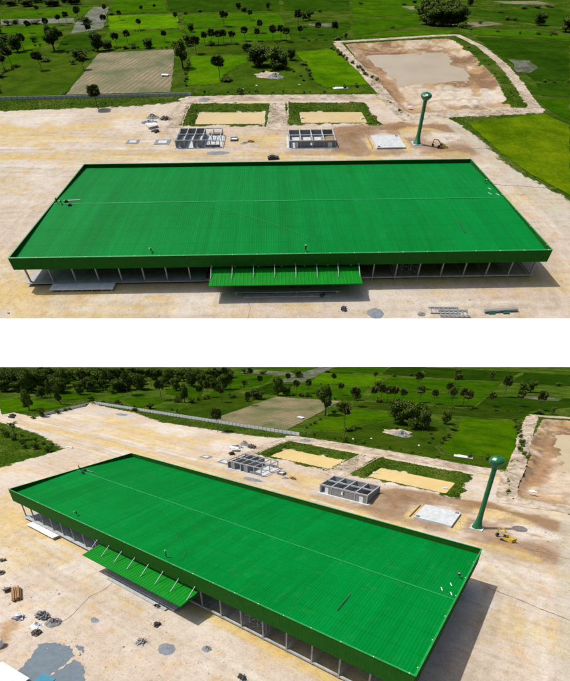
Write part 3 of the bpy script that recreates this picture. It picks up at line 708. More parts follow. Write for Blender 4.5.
    for i in range(6):
        o_ = rr.uniform(-9, 8)
        paths.append([(60, 72 + o_ * .3), (140, 70 + o_ * .5), (156 + o_, 55), (160 + o_, 20), (150 + o_, -8), (110, -10 + o_ * .4)])
    for i in range(5):
        o_ = rr.uniform(-5, 5)
        paths.append([(-40, 60 + o_), (-16 + o_, 45), (-10 + o_, 10), (15, -8 + o_), (60, -12 + o_), (120, -9 + o_ * .5)])
    for i in range(4):
        o_ = rr.uniform(-8, 8)
        paths.append([(18 + o_ * .3, 140), (14 + o_, 105), (30 + o_, 76), (70, 72)])
    for i, pth in enumerate(paths):
        sm = []
        for a_, b_ in zip(pth[:-1], pth[1:]):
            sm += [(a_[0] + (b_[0] - a_[0]) * t_, a_[1] + (b_[1] - a_[1]) * t_ + math.sin((a_[0] + i) * .1 + t_ * 3) * 1.2) for t_ in (0, .25, .5, .75)]
        sm.append(pth[-1])
        d = line_dist(sm, x, y)
        lay((0.37, 0.31, 0.235) if i % 3 else (0.53, 0.50, 0.44), np.exp(-((d - 1.5) / .75) ** 2) * rr.uniform(.3, .7) * sstep(.3, .6, nf + .08))
    # mask
    s = poly_sdf(LOT, x, y)
    mask = 0.5 - s / 7.0
    mask = np.maximum(mask, 0.5 - dp / 6.0)
    for pts, w in ROADS:
        mask = np.maximum(mask, 0.5 + (w * 0.55 - line_dist(pts, x, y)) / 6.0)
    for i, b in enumerate(BANKS):
        d = poly_sdf(b, x, y)
        mask = np.minimum(mask, 0.5 + d / 5.0)
        ring = rect_sdf(PONDS[i], x, y)
        mask = np.maximum(mask, 0.5 + (0.1 - ring) / 2.5)
    mask = mask + 0.24 * sstep(.52, .66, fbm(x * .11 + 9, y * .11, 91, 4)) * (mask < .6) * sstep(104, 110, y) * sstep(16, 22, x) * sstep(146, 140, y)
    spots = [(66.5, -32.5, 3.0, 2.0), (62.5, -30.0, 1.6, 1.1), (60.5, -27.5, 1.2, .8), (-1, 1.5, 2.0, 1.0), (118, 134, 5, 3)]
    for cx, cy, rx, ry in spots:
        mask = mask - 1.2 * gauss(x, y, cx, cy, rx, ry)
    # verge between track and pit, scattered weeds
    mask = mask - 0.75 * sstep(3.5, 1.0, np.abs(dp - 3.0)) * sstep(118, 126, y)
    mask = mask - 0.55 * sstep(0.6, 0.72, fbm(x * 0.12, y * 0.12, 88, 4)) * sstep(100, 118, y) * sstep(16, 24, x)
    return c, np.clip(mask, 0, 1)


GX = np.arange(-270, 270.1, 1.25)
GY = np.arange(-75, 345.1, 1.25)


def build_ground(P):
    X, Y = np.meshgrid(GX, GY)
    Z = height(X, Y)
    colr, mask = earth_paint(X, Y)
    WX, WY = warp(P, X, Y)
    ly = line_y(P, WX)
    dead = np.zeros(X.shape, bool)
    if P is UP:
        dead = WY <= ly
        WY = np.maximum(WY, ly)
    ny, nx = X.shape
    v = np.stack([WX, WY, Z], -1).reshape(-1, 3)
    idx = np.arange(nx * ny).reshape(ny, nx)
    q = np.stack([idx[:-1, :-1], idx[:-1, 1:], idx[1:, 1:], idx[1:, :-1]], -1).reshape(-1, 4)
    dd = dead.reshape(-1)[q].all(1)
    q = q[~dd]
    me = bpy.data.meshes.new('ground')
    me.vertices.add(len(v))
    me.vertices.foreach_set('co', v.reshape(-1))
    me.loops.add(q.size)
    me.loops.foreach_set('vertex_index', q.reshape(-1).astype(np.int32))
    me.polygons.add(len(q))
    me.polygons.foreach_set('loop_start', np.arange(0, q.size, 4, dtype=np.int32))
    me.polygons.foreach_set('use_smooth', np.ones(len(q), bool))
    me.update(calc_edges=True)
    at = me.color_attributes.new('earth', 'FLOAT_COLOR', 'POINT')
    at.data.foreach_set('color', np.concatenate([colr, mask[..., None]], -1).reshape(-1).astype(np.float32))
    me.materials.append(MATS['ground'])
    o = bpy.data.objects.new('ground', me)
    COL.objects.link(o)
    o.matrix_world = P.M
    tag(o, 'pale sandy building yard with rough grass edges ' + P.where, kind='structure')
    # the land around
    x0, x1, y0, y1 = float(GX[0]), float(GX[-1]), float(GY[0]), float(GY[-1])
    far = 1000 if P is UP else 1100
    a0, a1 = (-1000, 1100) if P is UP else (-1000, 900)
    b = MB()
    rects = [(a0, y1, a1, far), (a0, y0, x0, y1), (x1, y0, a1, y1)]
    if P is LOW:
        rects.append((a0, -400, a1, y0))
    for r in rects:
        pts = [warp(P, px, py) for px, py in ((r[0], r[1]), (r[2], r[1]), (r[2], r[3]), (r[0], r[3]))]
        pts = clip_poly(P, pts)
        if len(pts) > 2:
            b.quad(*[(px, py, 0.0) for px, py in pts])
    o = bpy.data.objects.new('terrain', b.mesh('terrain', 'rough_grass'))
    COL.objects.link(o)
    o.matrix_world = P.M
    tag(o, 'rough green farmland around the yard ' + P.where, kind='structure')


def densify(pts, step, jit, rng, closed=True):
    out = []
    n = len(pts)
    for i in range(n if closed else n - 1):
        a, b = Vector(pts[i]), Vector(pts[(i + 1) % n])
        L = (b - a).length
        k = max(1, int(L / step))
        nrm = Vector((-(b - a).y, (b - a).x)) / max(L, 1e-6)
        for j in range(k):
            p = a.lerp(b, j / k) + nrm * rng.uniform(-jit, jit)
            out.append((p.x, p.y))
    if not closed:
        out.append(tuple(pts[-1]))
    return out


def sheet(P, name, pts, z, mat, label, color=None, kind='structure', follow=False):
    pw = [warp(P, *p) for p in pts]
    pw = clip_poly(P, pw)
    if len(pw) < 3:
        return None
    b = MB()
    b.quad(*[(x, y, z) for x, y in pw])
    o = bpy.data.objects.new(name, b.mesh(name, mat))
    COL.objects.link(o)
    o.matrix_world = P.M
    if color:
        o.color = (*color, 1)
    return tag(o, label, kind=kind)


FIELD_COL = {'bright': (0.060, 0.156, 0.002), 'mid': (0.034, 0.098, 0.002), 'dark': (0.022, 0.062, 0.003), 'scrub': (0.038, 0.078, 0.005), 'olive': (0.075, 0.135, 0.002)}  # dark and mid greens partly carry cloud shade over the far plots
FIELD_TXT = {'bright': 'bright green rice paddy', 'mid': 'mid green rice paddy', 'dark': 'dark green rice paddy', 'scrub': 'dull green fallow field', 'olive': 'olive green striped rice field'}


def build_fields(P):
    rng = random.Random(5)
    for fi, (kind, pts) in enumerate(FIELDS):
        cx = sum(p[0] for p in pts) / len(pts)
        cy = sum(p[1] for p in pts) / len(pts)
        ins = []
        for x, y in pts:            # leave the bund between plots
            d = math.hypot(x - cx, y - cy)
            ins.append((x + (cx - x) * 0.9 / d, y + (cy - y) * 0.9 / d))
        far = max(1.0, math.hypot(cx - 70, cy + 80) / 250)
        dp = densify(ins, 4 * far, 0.55 * far, rng)
        if kind == 'mud':
            sheet(P, 'flooded_field', dp, 0.06 + .005 * fi, 'flooded_mud', 'flooded grey muddy plot among green paddies ' + P.where)
        else:
            k = rng.uniform(0.85, 1.15) * (0.66 if P is LOW else 1.0)  # lower site's crops darkened to put cloud shade into their colour
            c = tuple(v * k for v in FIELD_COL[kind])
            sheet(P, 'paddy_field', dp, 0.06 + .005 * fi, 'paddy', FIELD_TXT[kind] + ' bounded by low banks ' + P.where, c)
    sheet(P, 'ploughed_field', densify(PLOUGH, 4, 0.5, rng), 0.262, 'ploughed', 'brown ploughed field behind the concrete fence ' + P.where)
    sheet(P, 'flooded_field', densify([(112, 386), (143, 386), (142, 372), (130, 366), (113, 372)], 5, 1.2, rng), 0.275, 'flooded_mud', 'small flooded grey patch in dark paddy ' + P.where)
    sheet(P, 'flooded_field', densify([(263, 240), (277, 233), (272, 212), (258, 199), (250, 202), (258, 222)], 5, 1.2, rng), 0.275, 'flooded_mud', 'flooded grey patch beside the pit road ' + P.where)
    # bare strips far to the north-east
    for pts in ([(238, 385), (330, 405), (338, 388), (300, 372)], [(258, 520), (330, 535), (330, 500), (262, 490)], [(420, 580), (500, 590), (500, 545), (430, 555)]):
        o = sheet(P, 'bare_strip', densify(pts, 6, 1.5, rng), 0.285, 'ploughed', 'bare earth strip among the far paddies ' + P.where)
    sheet(P, 'bare_patch', densify([(58, 196), (66, 203), (75, 199), (76, 192), (68, 187), (60, 189)], 3, .8, rng), 0.295, 'track_earth', 'bare earth patch beside the round bushy trees ' + P.where)


def build_roads(P):
    rng = random.Random(8)
    names = ['rutted earth track along the back of the ponds', 'earth road along the west rim of the pit', 'earth road round the far rim of the pit', 'earth road along the near rim of the pit',
             'earth lane beside the end of the concrete fence', 'earth lane between the two ponds']
    for (pts, w), nm in zip(ROADS, names):
        c = densify(pts, 2.0, 0.0, rng, closed=False)
        rows = []
        for i, p in enumerate(c):
            a = Vector(c[max(0, i - 2)])
            b = Vector(c[min(len(c) - 1, i + 2)])
            t = (b - a).normalized()
            n = Vector((-t.y, t.x))
            hw = w * 0.5
            offs = [-hw - rng.uniform(0, .7), -hw * .62, -hw * .3, 0, hw * .3, hw * .62, hw + rng.uniform(0, .7)]
            zz = [0.06, 0.05, 0.16, 0.08, 0.16, 0.05, 0.06]
            zz = [q + rng.uniform(0, .04) for q in zz]
            rows.append([(p[0] + n.x * o, p[1] + n.y * o, z) for o, z in zip(offs, zz)])
        m = MB()
        k = 7
        for r in rows:
            for x, y, z in r:
                wx, wy = warp(P, x, y)
                hh = float(height(np.array([x]), np.array([y]))[0])
                m.v.append((wx, wy, max(hh, 0.0) + z))
        for i in range(len(rows) - 1):
            if not all(inside(P, *m.v[j][:2]) for j in (i * k, i * k + k - 1, i * k + k, i * k + 2 * k - 1)):
                continue
            for j in range(k - 1):
                m.f.append((i * k + j, i * k + k + j, i * k + k + j + 1, i * k + j + 1))
        if not m.f:
            continue
        o = bpy.data.objects.new('dirt_road', m.mesh('dirt_road', 'track_earth', True))
        COL.objects.link(o)
        o.matrix_world = P.M
        tag(o, nm + ' ' + P.where, kind='structure')


def build_trenches(P):
    rng = random.Random(41)
    for pts, lab in (([(147.5, 52.0), (155, 51.0), (160.4, 50.0), (166, 49.3), (190, 46)], 'thin dark drain trench running off the corner of the hall'),
                     ([(152.5, 78.5), (158, 80.5), (164, 81.5), (172, 82)], 'thin dark trench scratched in the sand past the excavator')):
        c = densify(pts, .8, .18, rng, closed=False)
        m = MB()
        for i, p in enumerate(c):
            w_ = rng.uniform(.04, .2)
            for dy in (-w_, w_):
                wx, wy = warp(P, p[0], p[1] + dy)
                m.v.append((wx, wy, .05 + float(height(np.array([p[0]]), np.array([p[1]]))[0])))
        for i in range(len(c) - 1):
            m.f.append((2 * i, 2 * i + 2, 2 * i + 3, 2 * i + 1))
        o = bpy.data.objects.new('drain_trench', m.mesh('drain_trench', 'damp_soil'))
        COL.objects.link(o)
        o.matrix_world = P.M
        tag(o, lab + ' ' + P.where, kind='structure')


def build_water(P):
    rng = random.Random(3)
    for r, t in zip(PONDS, ('sandy yellow pond behind the unfinished frame annex', 'sandy yellow pond behind the walled annex')):
        sheet(P, 'pond_water', densify([(r[0] - 1.6, r[1] - 1.6), (r[2] + 1.6, r[1] - 1.6), (r[2] + 1.6, r[3] + 1.6), (r[0] - 1.6, r[3] + 1.6)], 2, .2, rng), -0.72, 'pond_sand_water', t + ' ' + P.where)
    sheet(P, 'pit_water', densify([(160+(x-182)*1.0+(22), y) for x, y in [(182 + (px - 182) * 1.16, 222 + (py - 222) * 1.1) for px, py in PITWATER]], 3, .3, rng), -2.1, 'pit_water', 'milky brown water lying in the borrow pit ' + P.where)


def build_white_strip():
    def upw(t):
        x = UP.e0[0] + (UP.e1[0] - UP.e0[0]) * t
        y = UP.e0[1] + (UP.e1[1] - UP.e0[1]) * t
        return UP.M @ Vector((x, y + 0.02, -0.05))

    def loww(t):
        return Vector((LOW.e0[0] + (LOW.e1[0] - LOW.e0[0]) * t, LOW.e0[1] + (LOW.e1[1] - LOW.e0[1]) * t, -0.4))
    m = MB()
    ts = [-1.2, -0.4, 0.5, 1.4, 2.2]
    for a, b in zip(ts[:-1], ts[1:]):
        m.quad(loww(a), loww(b), upw(b), upw(a))
    o = bpy.data.objects.new('white_embankment', m.mesh('white_embankment', 'plain_white'))
    COL.objects.link(o)
    tag(o, 'plain white strip dividing the lower plain from the upper site', kind='structure')


# ---------------------------------------------------------------- vegetation
def rand_dir(r):
    z = r.uniform(-1, 1)
    t = r.uniform(0, 2 * math.pi)
    q = math.sqrt(1 - z * z)
    return Vector((q * math.cos(t), q * math.sin(t), z))


def palm_meshes(seed):
    """Sugar palm of unit height: bare trunk and a ball of pleated fans."""
    r = random.Random(seed)
    t = MB()
    bend = Vector((r.uniform(-.02, .02), r.uniform(-.02, .02), 0))
    prev = Vector((0, 0, -0.02))
    for i in range(1, 6):
        z = 0.78 * i / 5
        p = Vector((bend.x * (i / 5) ** 2 * 5 * .4, bend.y * (i / 5) ** 2 * 5 * .4, z))
        t.tube(prev, p, 0.017 - 0.0018 * (i - 1), 0.017 - 0.0018 * i, 7)
        prev = p
    c = prev + Vector((0, 0, 0.015))
    g, d = MB(), MB()
    R = 0.235
    for i in range(95):
        dv = rand_dir(r)
        dv = (dv + Vector((0, 0, .15))).normalized()
        dry = dv.z < -0.45
        if dv.z < -0.8:
            continue
        reach = R * r.uniform(0.4, 0.85)
        hub = c + dv * reach
        hub.z -= 0.03 * R * (1 - dv.z)
        m = d if dry and r.random() < .6 else g
        m.tube(c, hub, 0.003, 0.002, 3)
        side = dv.orthogonal().normalized()
        side.rotate(Matrix.Rotation(r.uniform(0, 6.28), 3, dv))
        nor = (side.cross(dv)).normalized()
        fr = R * r.uniform(0.42, 0.6)
        n = 9
        hubi = len(m.v)
        m.v.append(tuple(hub))
        for k in range(2 * n + 1):
            a = math.radians(-125 + 250 * k / (2 * n))
            rad = fr * (1.0 if k % 2 == 0 else 0.62)
            p = hub + dv * (rad * math.cos(a)) + side * (rad * math.sin(a)) + nor * ((0.1 if k % 2 else -0.04) * fr)
            p.z -= 0.25 * fr * (1 - math.cos(a)) * .5
            m.v.append(tuple(p))
        for k in range(2 * n):
            m.f.append((hubi, hubi + 1 + k, hubi + 2 + k))
    return t.mesh('palm_trunk', 'bark', True), g.mesh('palm_crown', 'leaf_palm'), (d.mesh('dry_fronds', 'dry_frond') if d.f else None)


def tree_meshes(seed, tall=False):
    """Broadleaf tree of unit height and unit crown width: trunk with limbs, leafy lobes."""
    r = random.Random(seed)
    t, g = MB(), MB()
    base = 0.24 if tall else 0.15
    t.tube((0, 0, -0.03), (0.01, 0.01, base), 0.05, 0.035, 7)
    lobes = []
    n = 11
    for i in range(n):
        a = 2 * math.pi * i / n * 1.7 + r.uniform(-.5, .5)
        q = r.uniform(0.1, 0.36)
        z = r.uniform(base + .1, 0.82)
        lobes.append((Vector((q * math.cos(a), q * math.sin(a), z)), r.uniform(0.13, 0.22)))
    lobes.append((Vector((r.uniform(-.05, .05), r.uniform(-.05, .05), 0.84)), 0.16))
    lobes.append((Vector((0, 0, 0.6)), 0.22))
    for p, q in lobes:
        mid = Vector((p.x * .45, p.y * .45, base + (p.z - base) * .4))
        t.tube((0.01, 0.01, base - .03), mid, 0.026, 0.016, 5)
        t.tube(mid, p, 0.016, 0.006, 5)
    for p, q in lobes:
        for i in range(int(2600 * q)):
            dv = rand_dir(r)
            rr = q * r.uniform(0.45, 1.15)
            pos = p + Vector((dv.x * rr, dv.y * rr, dv.z * rr * 0.8))
            nr = (dv + rand_dir(r) * 0.9).normalized()
            s = r.uniform(0.02, 0.042)
            a = nr.orthogonal().normalized()
            a.rotate(Matrix.Rotation(r.uniform(0, 6.28), 3, nr))
            b = nr.cross(a)
            g.quad(pos - a * s, pos - b * s * .6, pos + a * s, pos + b * s * .6)
    return t.mesh('tree_trunk', 'bark', True), g.mesh('tree_crown', 'leaf_tree')


def bush_mesh(seed):
    r = random.Random(seed)
    g = MB()
    for k in range(6):
        a = r.uniform(0, 6.28)
        q = r.uniform(0, .33)
        p = Vector((q * math.cos(a), q * math.sin(a), r.uniform(.2, .6)))
        g.tube((p.x * .2, p.y * .2, -0.03), p, 0.02, 0.008, 4)
        w = r.uniform(.16, .27)
        for i in range(130):
            dv = rand_dir(r)
            pos = p + Vector((dv.x * w, dv.y * w, dv.z * w * 1.3)) * r.uniform(.5, 1.1)
            pos.z = max(pos.z, 0.02)
            nr = (dv + rand_dir(r) * .8).normalized()
            s = r.uniform(.03, .07)
            aa = nr.orthogonal().normalized()
            bb = nr.cross(aa)
            g.quad(pos - aa * s, pos - bb * s * .6, pos + aa * s, pos + bb * s * .6)
    return g.mesh('bush', 'leaf_bush')


PALM = [palm_meshes(i) for i in range(4)]
TREE = [tree_meshes(20 + i, i % 2 == 1) for i in range(6)]
BUSH = [bush_mesh(50 + i) for i in range(5)]


def region(x, y):
    if x > 175 and y > 320:
        return 'in the dense clump beyond the pit' if x < 290 else 'far beyond the pit road'
    if y < 110 and x < -60:
        return 'on the grass by the yard entrance'
    if x < -150:
        d = math.hypot(x + 170, y - 120)
        if d < 70:
            return 'just outside the end fence'
        if d < 150:
            return 'in the first fields past the end fence'
        return 'in the dark wood past the end fence' if y < 260 else 'in the scattered wood past the end fence'
    if x < -60 and y < 260:
        return 'behind the yard fence'
    if y < 250 and x < -60 + 75:
        return 'beside the ploughed field'
    if y < 250 and x < 150:
        return 'on the scrub behind the ponds'
    if y < 330 and x < 20:
        return 'past the ploughed field'
    if y < 330:
        return 'past the small bright paddy'
    return 'out among the farthest paddies'


def fits(P, x, y, h, w):
    """Keep a plant only where its own site has ground for it."""
    X = place_matrix(P, x, y)
    wx, wy = warp(P, x, y)
    if not inside(P, wx, wy, 1.0):
        return False
    if P is LOW:                    # crown must stay in front of the white strip
        top = Vector((wx, wy, h * 1.06)) - Vector(CB)
        v = rB @ top
        if v.z <= 0 or CYPX + FPX * v.y / v.z < 367.3:
            return False
        u = 285 + FPX * v.x / v.z
        return -60 < u < 630
    v = rA @ (Vector((wx * SA[0], wy * SA[1], 0)) - Vector(CA))
    if v.z <= 0:
        return False
    u, q = 285 + FPX * v.x / v.z, CYPX + FPX * v.y / v.z
    return -60 < u < 630 and -12 < q < 330


def build_plants(P):
    r = random.Random(17)
    fl = lambda: r.choice((-1, 1))
    for i, (x, y, h, w, k) in enumerate(TREES):
        va, vb, f1, f2 = r.randrange(4), r.randrange(6), fl(), fl()
        j = r.uniform(.94, 1.06)
        if not fits(P, x, y, h, w):
            continue
        z = 0.0
        if k == 'P':
            hh = h * j
            o = bpy.data.objects.new('sugar_palm', None)
            COL.objects.link(o)
            o.matrix_world = place_matrix(P, x, y, z, (hh * f1 * 1.05, hh * f2 * 1.05, hh))
            t, g, d = PALM[va]
            part('trunk', t, o)
            part('crown', g, o)
            if d:
                part('dry_fronds', d, o)
            if i == 0:
                tag(o, 'sugar palm standing alone on the grass verge inside the concrete fence ' + P.where, 'palm tree')
            elif abs(x - 35.6) < 2 and abs(y - 183.5) < 4:
                tag(o, 'sugar palm standing alone in the small bright paddy behind the ponds ' + P.where, 'palm tree')
            else:
                sz = 'tall ' if h > 15 else ('short ' if h < 11.5 else '')
                tag(o, sz + 'sugar palm ' + region(x, y) + ' ' + P.where, 'palm tree', sz + 'sugar palms ' + region(x, y) + ' ' + P.where)
        elif k == 'T':
            ww = (w or h * .7) * 1.12
            o = bpy.data.objects.new('broadleaf_tree', None)
            COL.objects.link(o)
            o.matrix_world = place_matrix(P, x, y, z, (ww * f1, ww * f2, h * 1.04))
            tall = h > ww * 1.25
            t, g = TREE[(vb // 2) * 2 + (1 if tall else 0)]
            part('trunk', t, o)
            part('crown', g, o)
            sz = 'large' if h > 13 else ('small' if h < 8 else 'mid-sized')
            if tall:
                tag(o, sz + ' narrow tree ' + region(x, y) + ' ' + P.where, 'tree', sz + ' narrow trees ' + region(x, y) + ' ' + P.where)
            else:
                tag(o, sz + ' broad tree ' + region(x, y) + ' ' + P.where, 'tree', sz + ' broad trees ' + region(x, y) + ' ' + P.where)
        else:
            ww = (w or h) * 1.15
            put(P, 'bush', BUSH[vb % 5], x, y, 0, (ww * f1, ww * f2, max(h * 1.1, 1.2)), 'lone bush ' + region(x, y) + ' ' + P.where, 'bush', 'lone bushes ' + region(x, y) + ' ' + P.where)
    for pts, n, h in HEDGES:
        L = [math.dist(a, b) for a, b in zip(pts[:-1], pts[1:])]
        tot = sum(L)
        n = max(3, int(n * .68))
        for i in range(n):
            s = tot * (i + r.uniform(.1, .9)) / n
            vb, f1, f2, hh, wk = r.randrange(5), fl(), fl(), h * r.uniform(.6, 1.35), r.uniform(1.3, 2.4)
            ox, oy = r.uniform(-1.2, 1.2), r.uniform(-1.2, 1.2)
            q = 0
            while s > L[q] and q < len(L) - 1:
                s -= L[q]
                q += 1
            a, b = pts[q], pts[q + 1]
            x = a[0] + (b[0] - a[0]) * s / L[q] + ox
            y = a[1] + (b[1] - a[1]) * s / L[q] + oy
            if fits(P, x, y, hh, hh):
                put(P, 'bush', BUSH[vb], x, y, 0, (hh * wk * f1, hh * wk * f2, hh * 1.3), 'bush in a row ' + region(x, y) + ' ' + P.where, 'bush', 'bushes in rows ' + region(x, y) + ' ' + P.where)


def build_coconut(P):
    x, y, h = COCO
    if not fits(P, x, y, h, 1):
        return
    wx, wy = warp(P, x, y)
    if P is UP:
        v = rA @ (Vector((wx * SA[0], wy * SA[1], 0)) - Vector(CA))
        if 285 + FPX * v.x / v.z < -5:
            return
    r = random.Random(4)
    o = bpy.data.objects.new('coconut_palm', None)
    COL.objects.link(o)
    o.matrix_world = place_matrix(P, x, y, 0, h)
    t = MB()
    t.tube((0, 0, -.02), (0.03, 0, .4), .022, .017, 7).tube((0.03, 0, .4), (0.035, 0.01, .74), .017, .013, 7)
    part('trunk', t.mesh('palm_trunk', 'bark', True), o)
    g = MB()
    c = Vector((0.035, 0.01, .74))
    for i in range(20):
        a = i * 2.4
        el = r.uniform(-.2, 1.1)
        L = r.uniform(.27, .36)
        prev = c
        dv = Vector((math.cos(a) * math.cos(el), math.sin(a) * math.cos(el), math.sin(el)))
        sd = Vector((-math.sin(a), math.cos(a), 0))
        for k in range(7):
            p = prev + dv * (L / 7)
            dv = (dv + Vector((0, 0, -.22))).normalized()
            w = .06 * math.sin(math.pi * (k + .8) / 7.6) + .01
            g.quad(prev, p, p + sd * w + Vector((0, 0, -w * .6)), prev + sd * w + Vector((0, 0, -w * .6)) - dv * .02)
            g.quad(prev, p, p - sd * w + Vector((0, 0, -w * .6)), prev - sd * w + Vector((0, 0, -w * .6)) - dv * .02)
            prev = p
    part('crown', g.mesh('palm_crown', 'leaf_palm'), o)
    tag(o, 'small palm with drooping feather leaves beside the yard entrance ' + P.where, 'palm tree')


def build_grass(P):
    r = np.random.default_rng(11)
    areas = []   # (x0,y0,x1,y1,count,height)
    areas += [(20, 107, 73, 141, 1800, .28), (75, 107, 126, 142, 1700, .28), (-180, 128, 22, 153, 3600, .35), (20, 152, 150, 216, 7000, .45),
              (130, 112, 225, 340, 3000, .45), (160, -20, 215, 128, 2200, .4), (-260, -40, -66, 86, 5000, .4), (58, -36, 70, -26, 200, .35), (-8, 0, 4, 4, 24, .3), (-262, 84, -160, 160, 1400, .4)]
    vs_, fs_ = [], []
    base = 0
    for x0, y0, x1, y1, n, hh in areas:
        x = r.uniform(x0, x1, n)
        y = r.uniform(y0, y1, n)
        _, mk = earth_paint(x, y)
        dn = fbm(x * .1, y * .1, 31, 3)
        keep = (mk < 0.4 + (dn - .5) * .5)
        for f in FIELDS:
            keep &= poly_sdf(f[1], x, y) > 0.5
        keep &= poly_sdf(PLOUGH, x, y) > .5
        for q in PONDS:
            keep &= rect_sdf(q, x, y) > 1.0
        x, y = x[keep], y[keep]
        if not len(x):
            continue
        z = height(x, y)
        wx, wy = warp(P, x, y)
        ok = inside(P, wx, wy, .5)
        x, y, z, wx, wy = x[ok], y[ok], z[ok], wx[ok], wy[ok]
        n = len(wx)
        for b in range(4):
            a = r.uniform(0, 6.28, n)
            w = r.uniform(.12, .3, n)
            h = hh * r.uniform(.5, 1.3, n)
            ox, oy = r.uniform(-.4, .4, n), r.uniform(-.4, .4, n)
            lx, ly = r.uniform(-.35, .35, n), r.uniform(-.35, .35, n)
            p0 = np.stack([wx + ox + np.cos(a) * w, wy + oy + np.sin(a) * w, z - .03], -1)
            p1 = np.stack([wx + ox - np.cos(a) * w, wy + oy - np.sin(a) * w, z - .03], -1)
            p2 = np.stack([wx + ox + lx, wy + oy + ly, z + h], -1)
            vs_.append(np.stack([p0, p1, p2], 1).reshape(-1, 3))
            fs_.append(np.arange(n * 3).reshape(-1, 3) + base)
            base += n * 3
    v = np.concatenate(vs_)
    f = np.concatenate(fs_)
    me = bpy.data.meshes.new('grass')
    me.vertices.add(len(v))
    me.vertices.foreach_set('co', v.reshape(-1))
    me.loops.add(f.size)
    me.loops.foreach_set('vertex_index', f.reshape(-1).astype(np.int32))
    me.polygons.add(len(f))
    me.polygons.foreach_set('loop_start', np.arange(0, f.size, 3, dtype=np.int32))
    me.update(calc_edges=True)
    me.materials.append(MATS['grass_blade'])
    o = bpy.data.objects.new('grass', me)
    COL.objects.link(o)
    o.matrix_world = P.M
    tag(o, 'tufts of rough grass on banks and verges ' + P.where, 'grass', kind='stuff')


# ---------------------------------------------------------------- the hall
HL, HW, HP, HF = 144.0, 50.4, 11.58, 7.27
BAYS = 22
CX = [1.6 + 6.4 * i for i in range(BAYS + 1)]
CYR = [1.6, 17.3, 33.0, 48.8]


def ribbed(n, u0, u1, ribw, ribh, fn):
    """Sheet with n raised ribs from u0 to u1; fn(u, v, off) gives the point for v in 0..1."""
    m = MB()
    per = (u1 - u0) / n
    us = []
    for i in range(n):
        a = u0 + per * i
        g = per - ribw
        us += [(a, 0), (a + g * .85, 0), (a + g, ribh), (a + g + ribw * .8, ribh)]
    us.append((u1, 0))
    for u, o in us:
        m.v.append(fn(u, 0, o))
        m.v.append(fn(u, 1, o))
    for i in range(len(us) - 1):
        m.f.append((2 * i, 2 * i + 2, 2 * i + 3, 2 * i + 1))
    return m


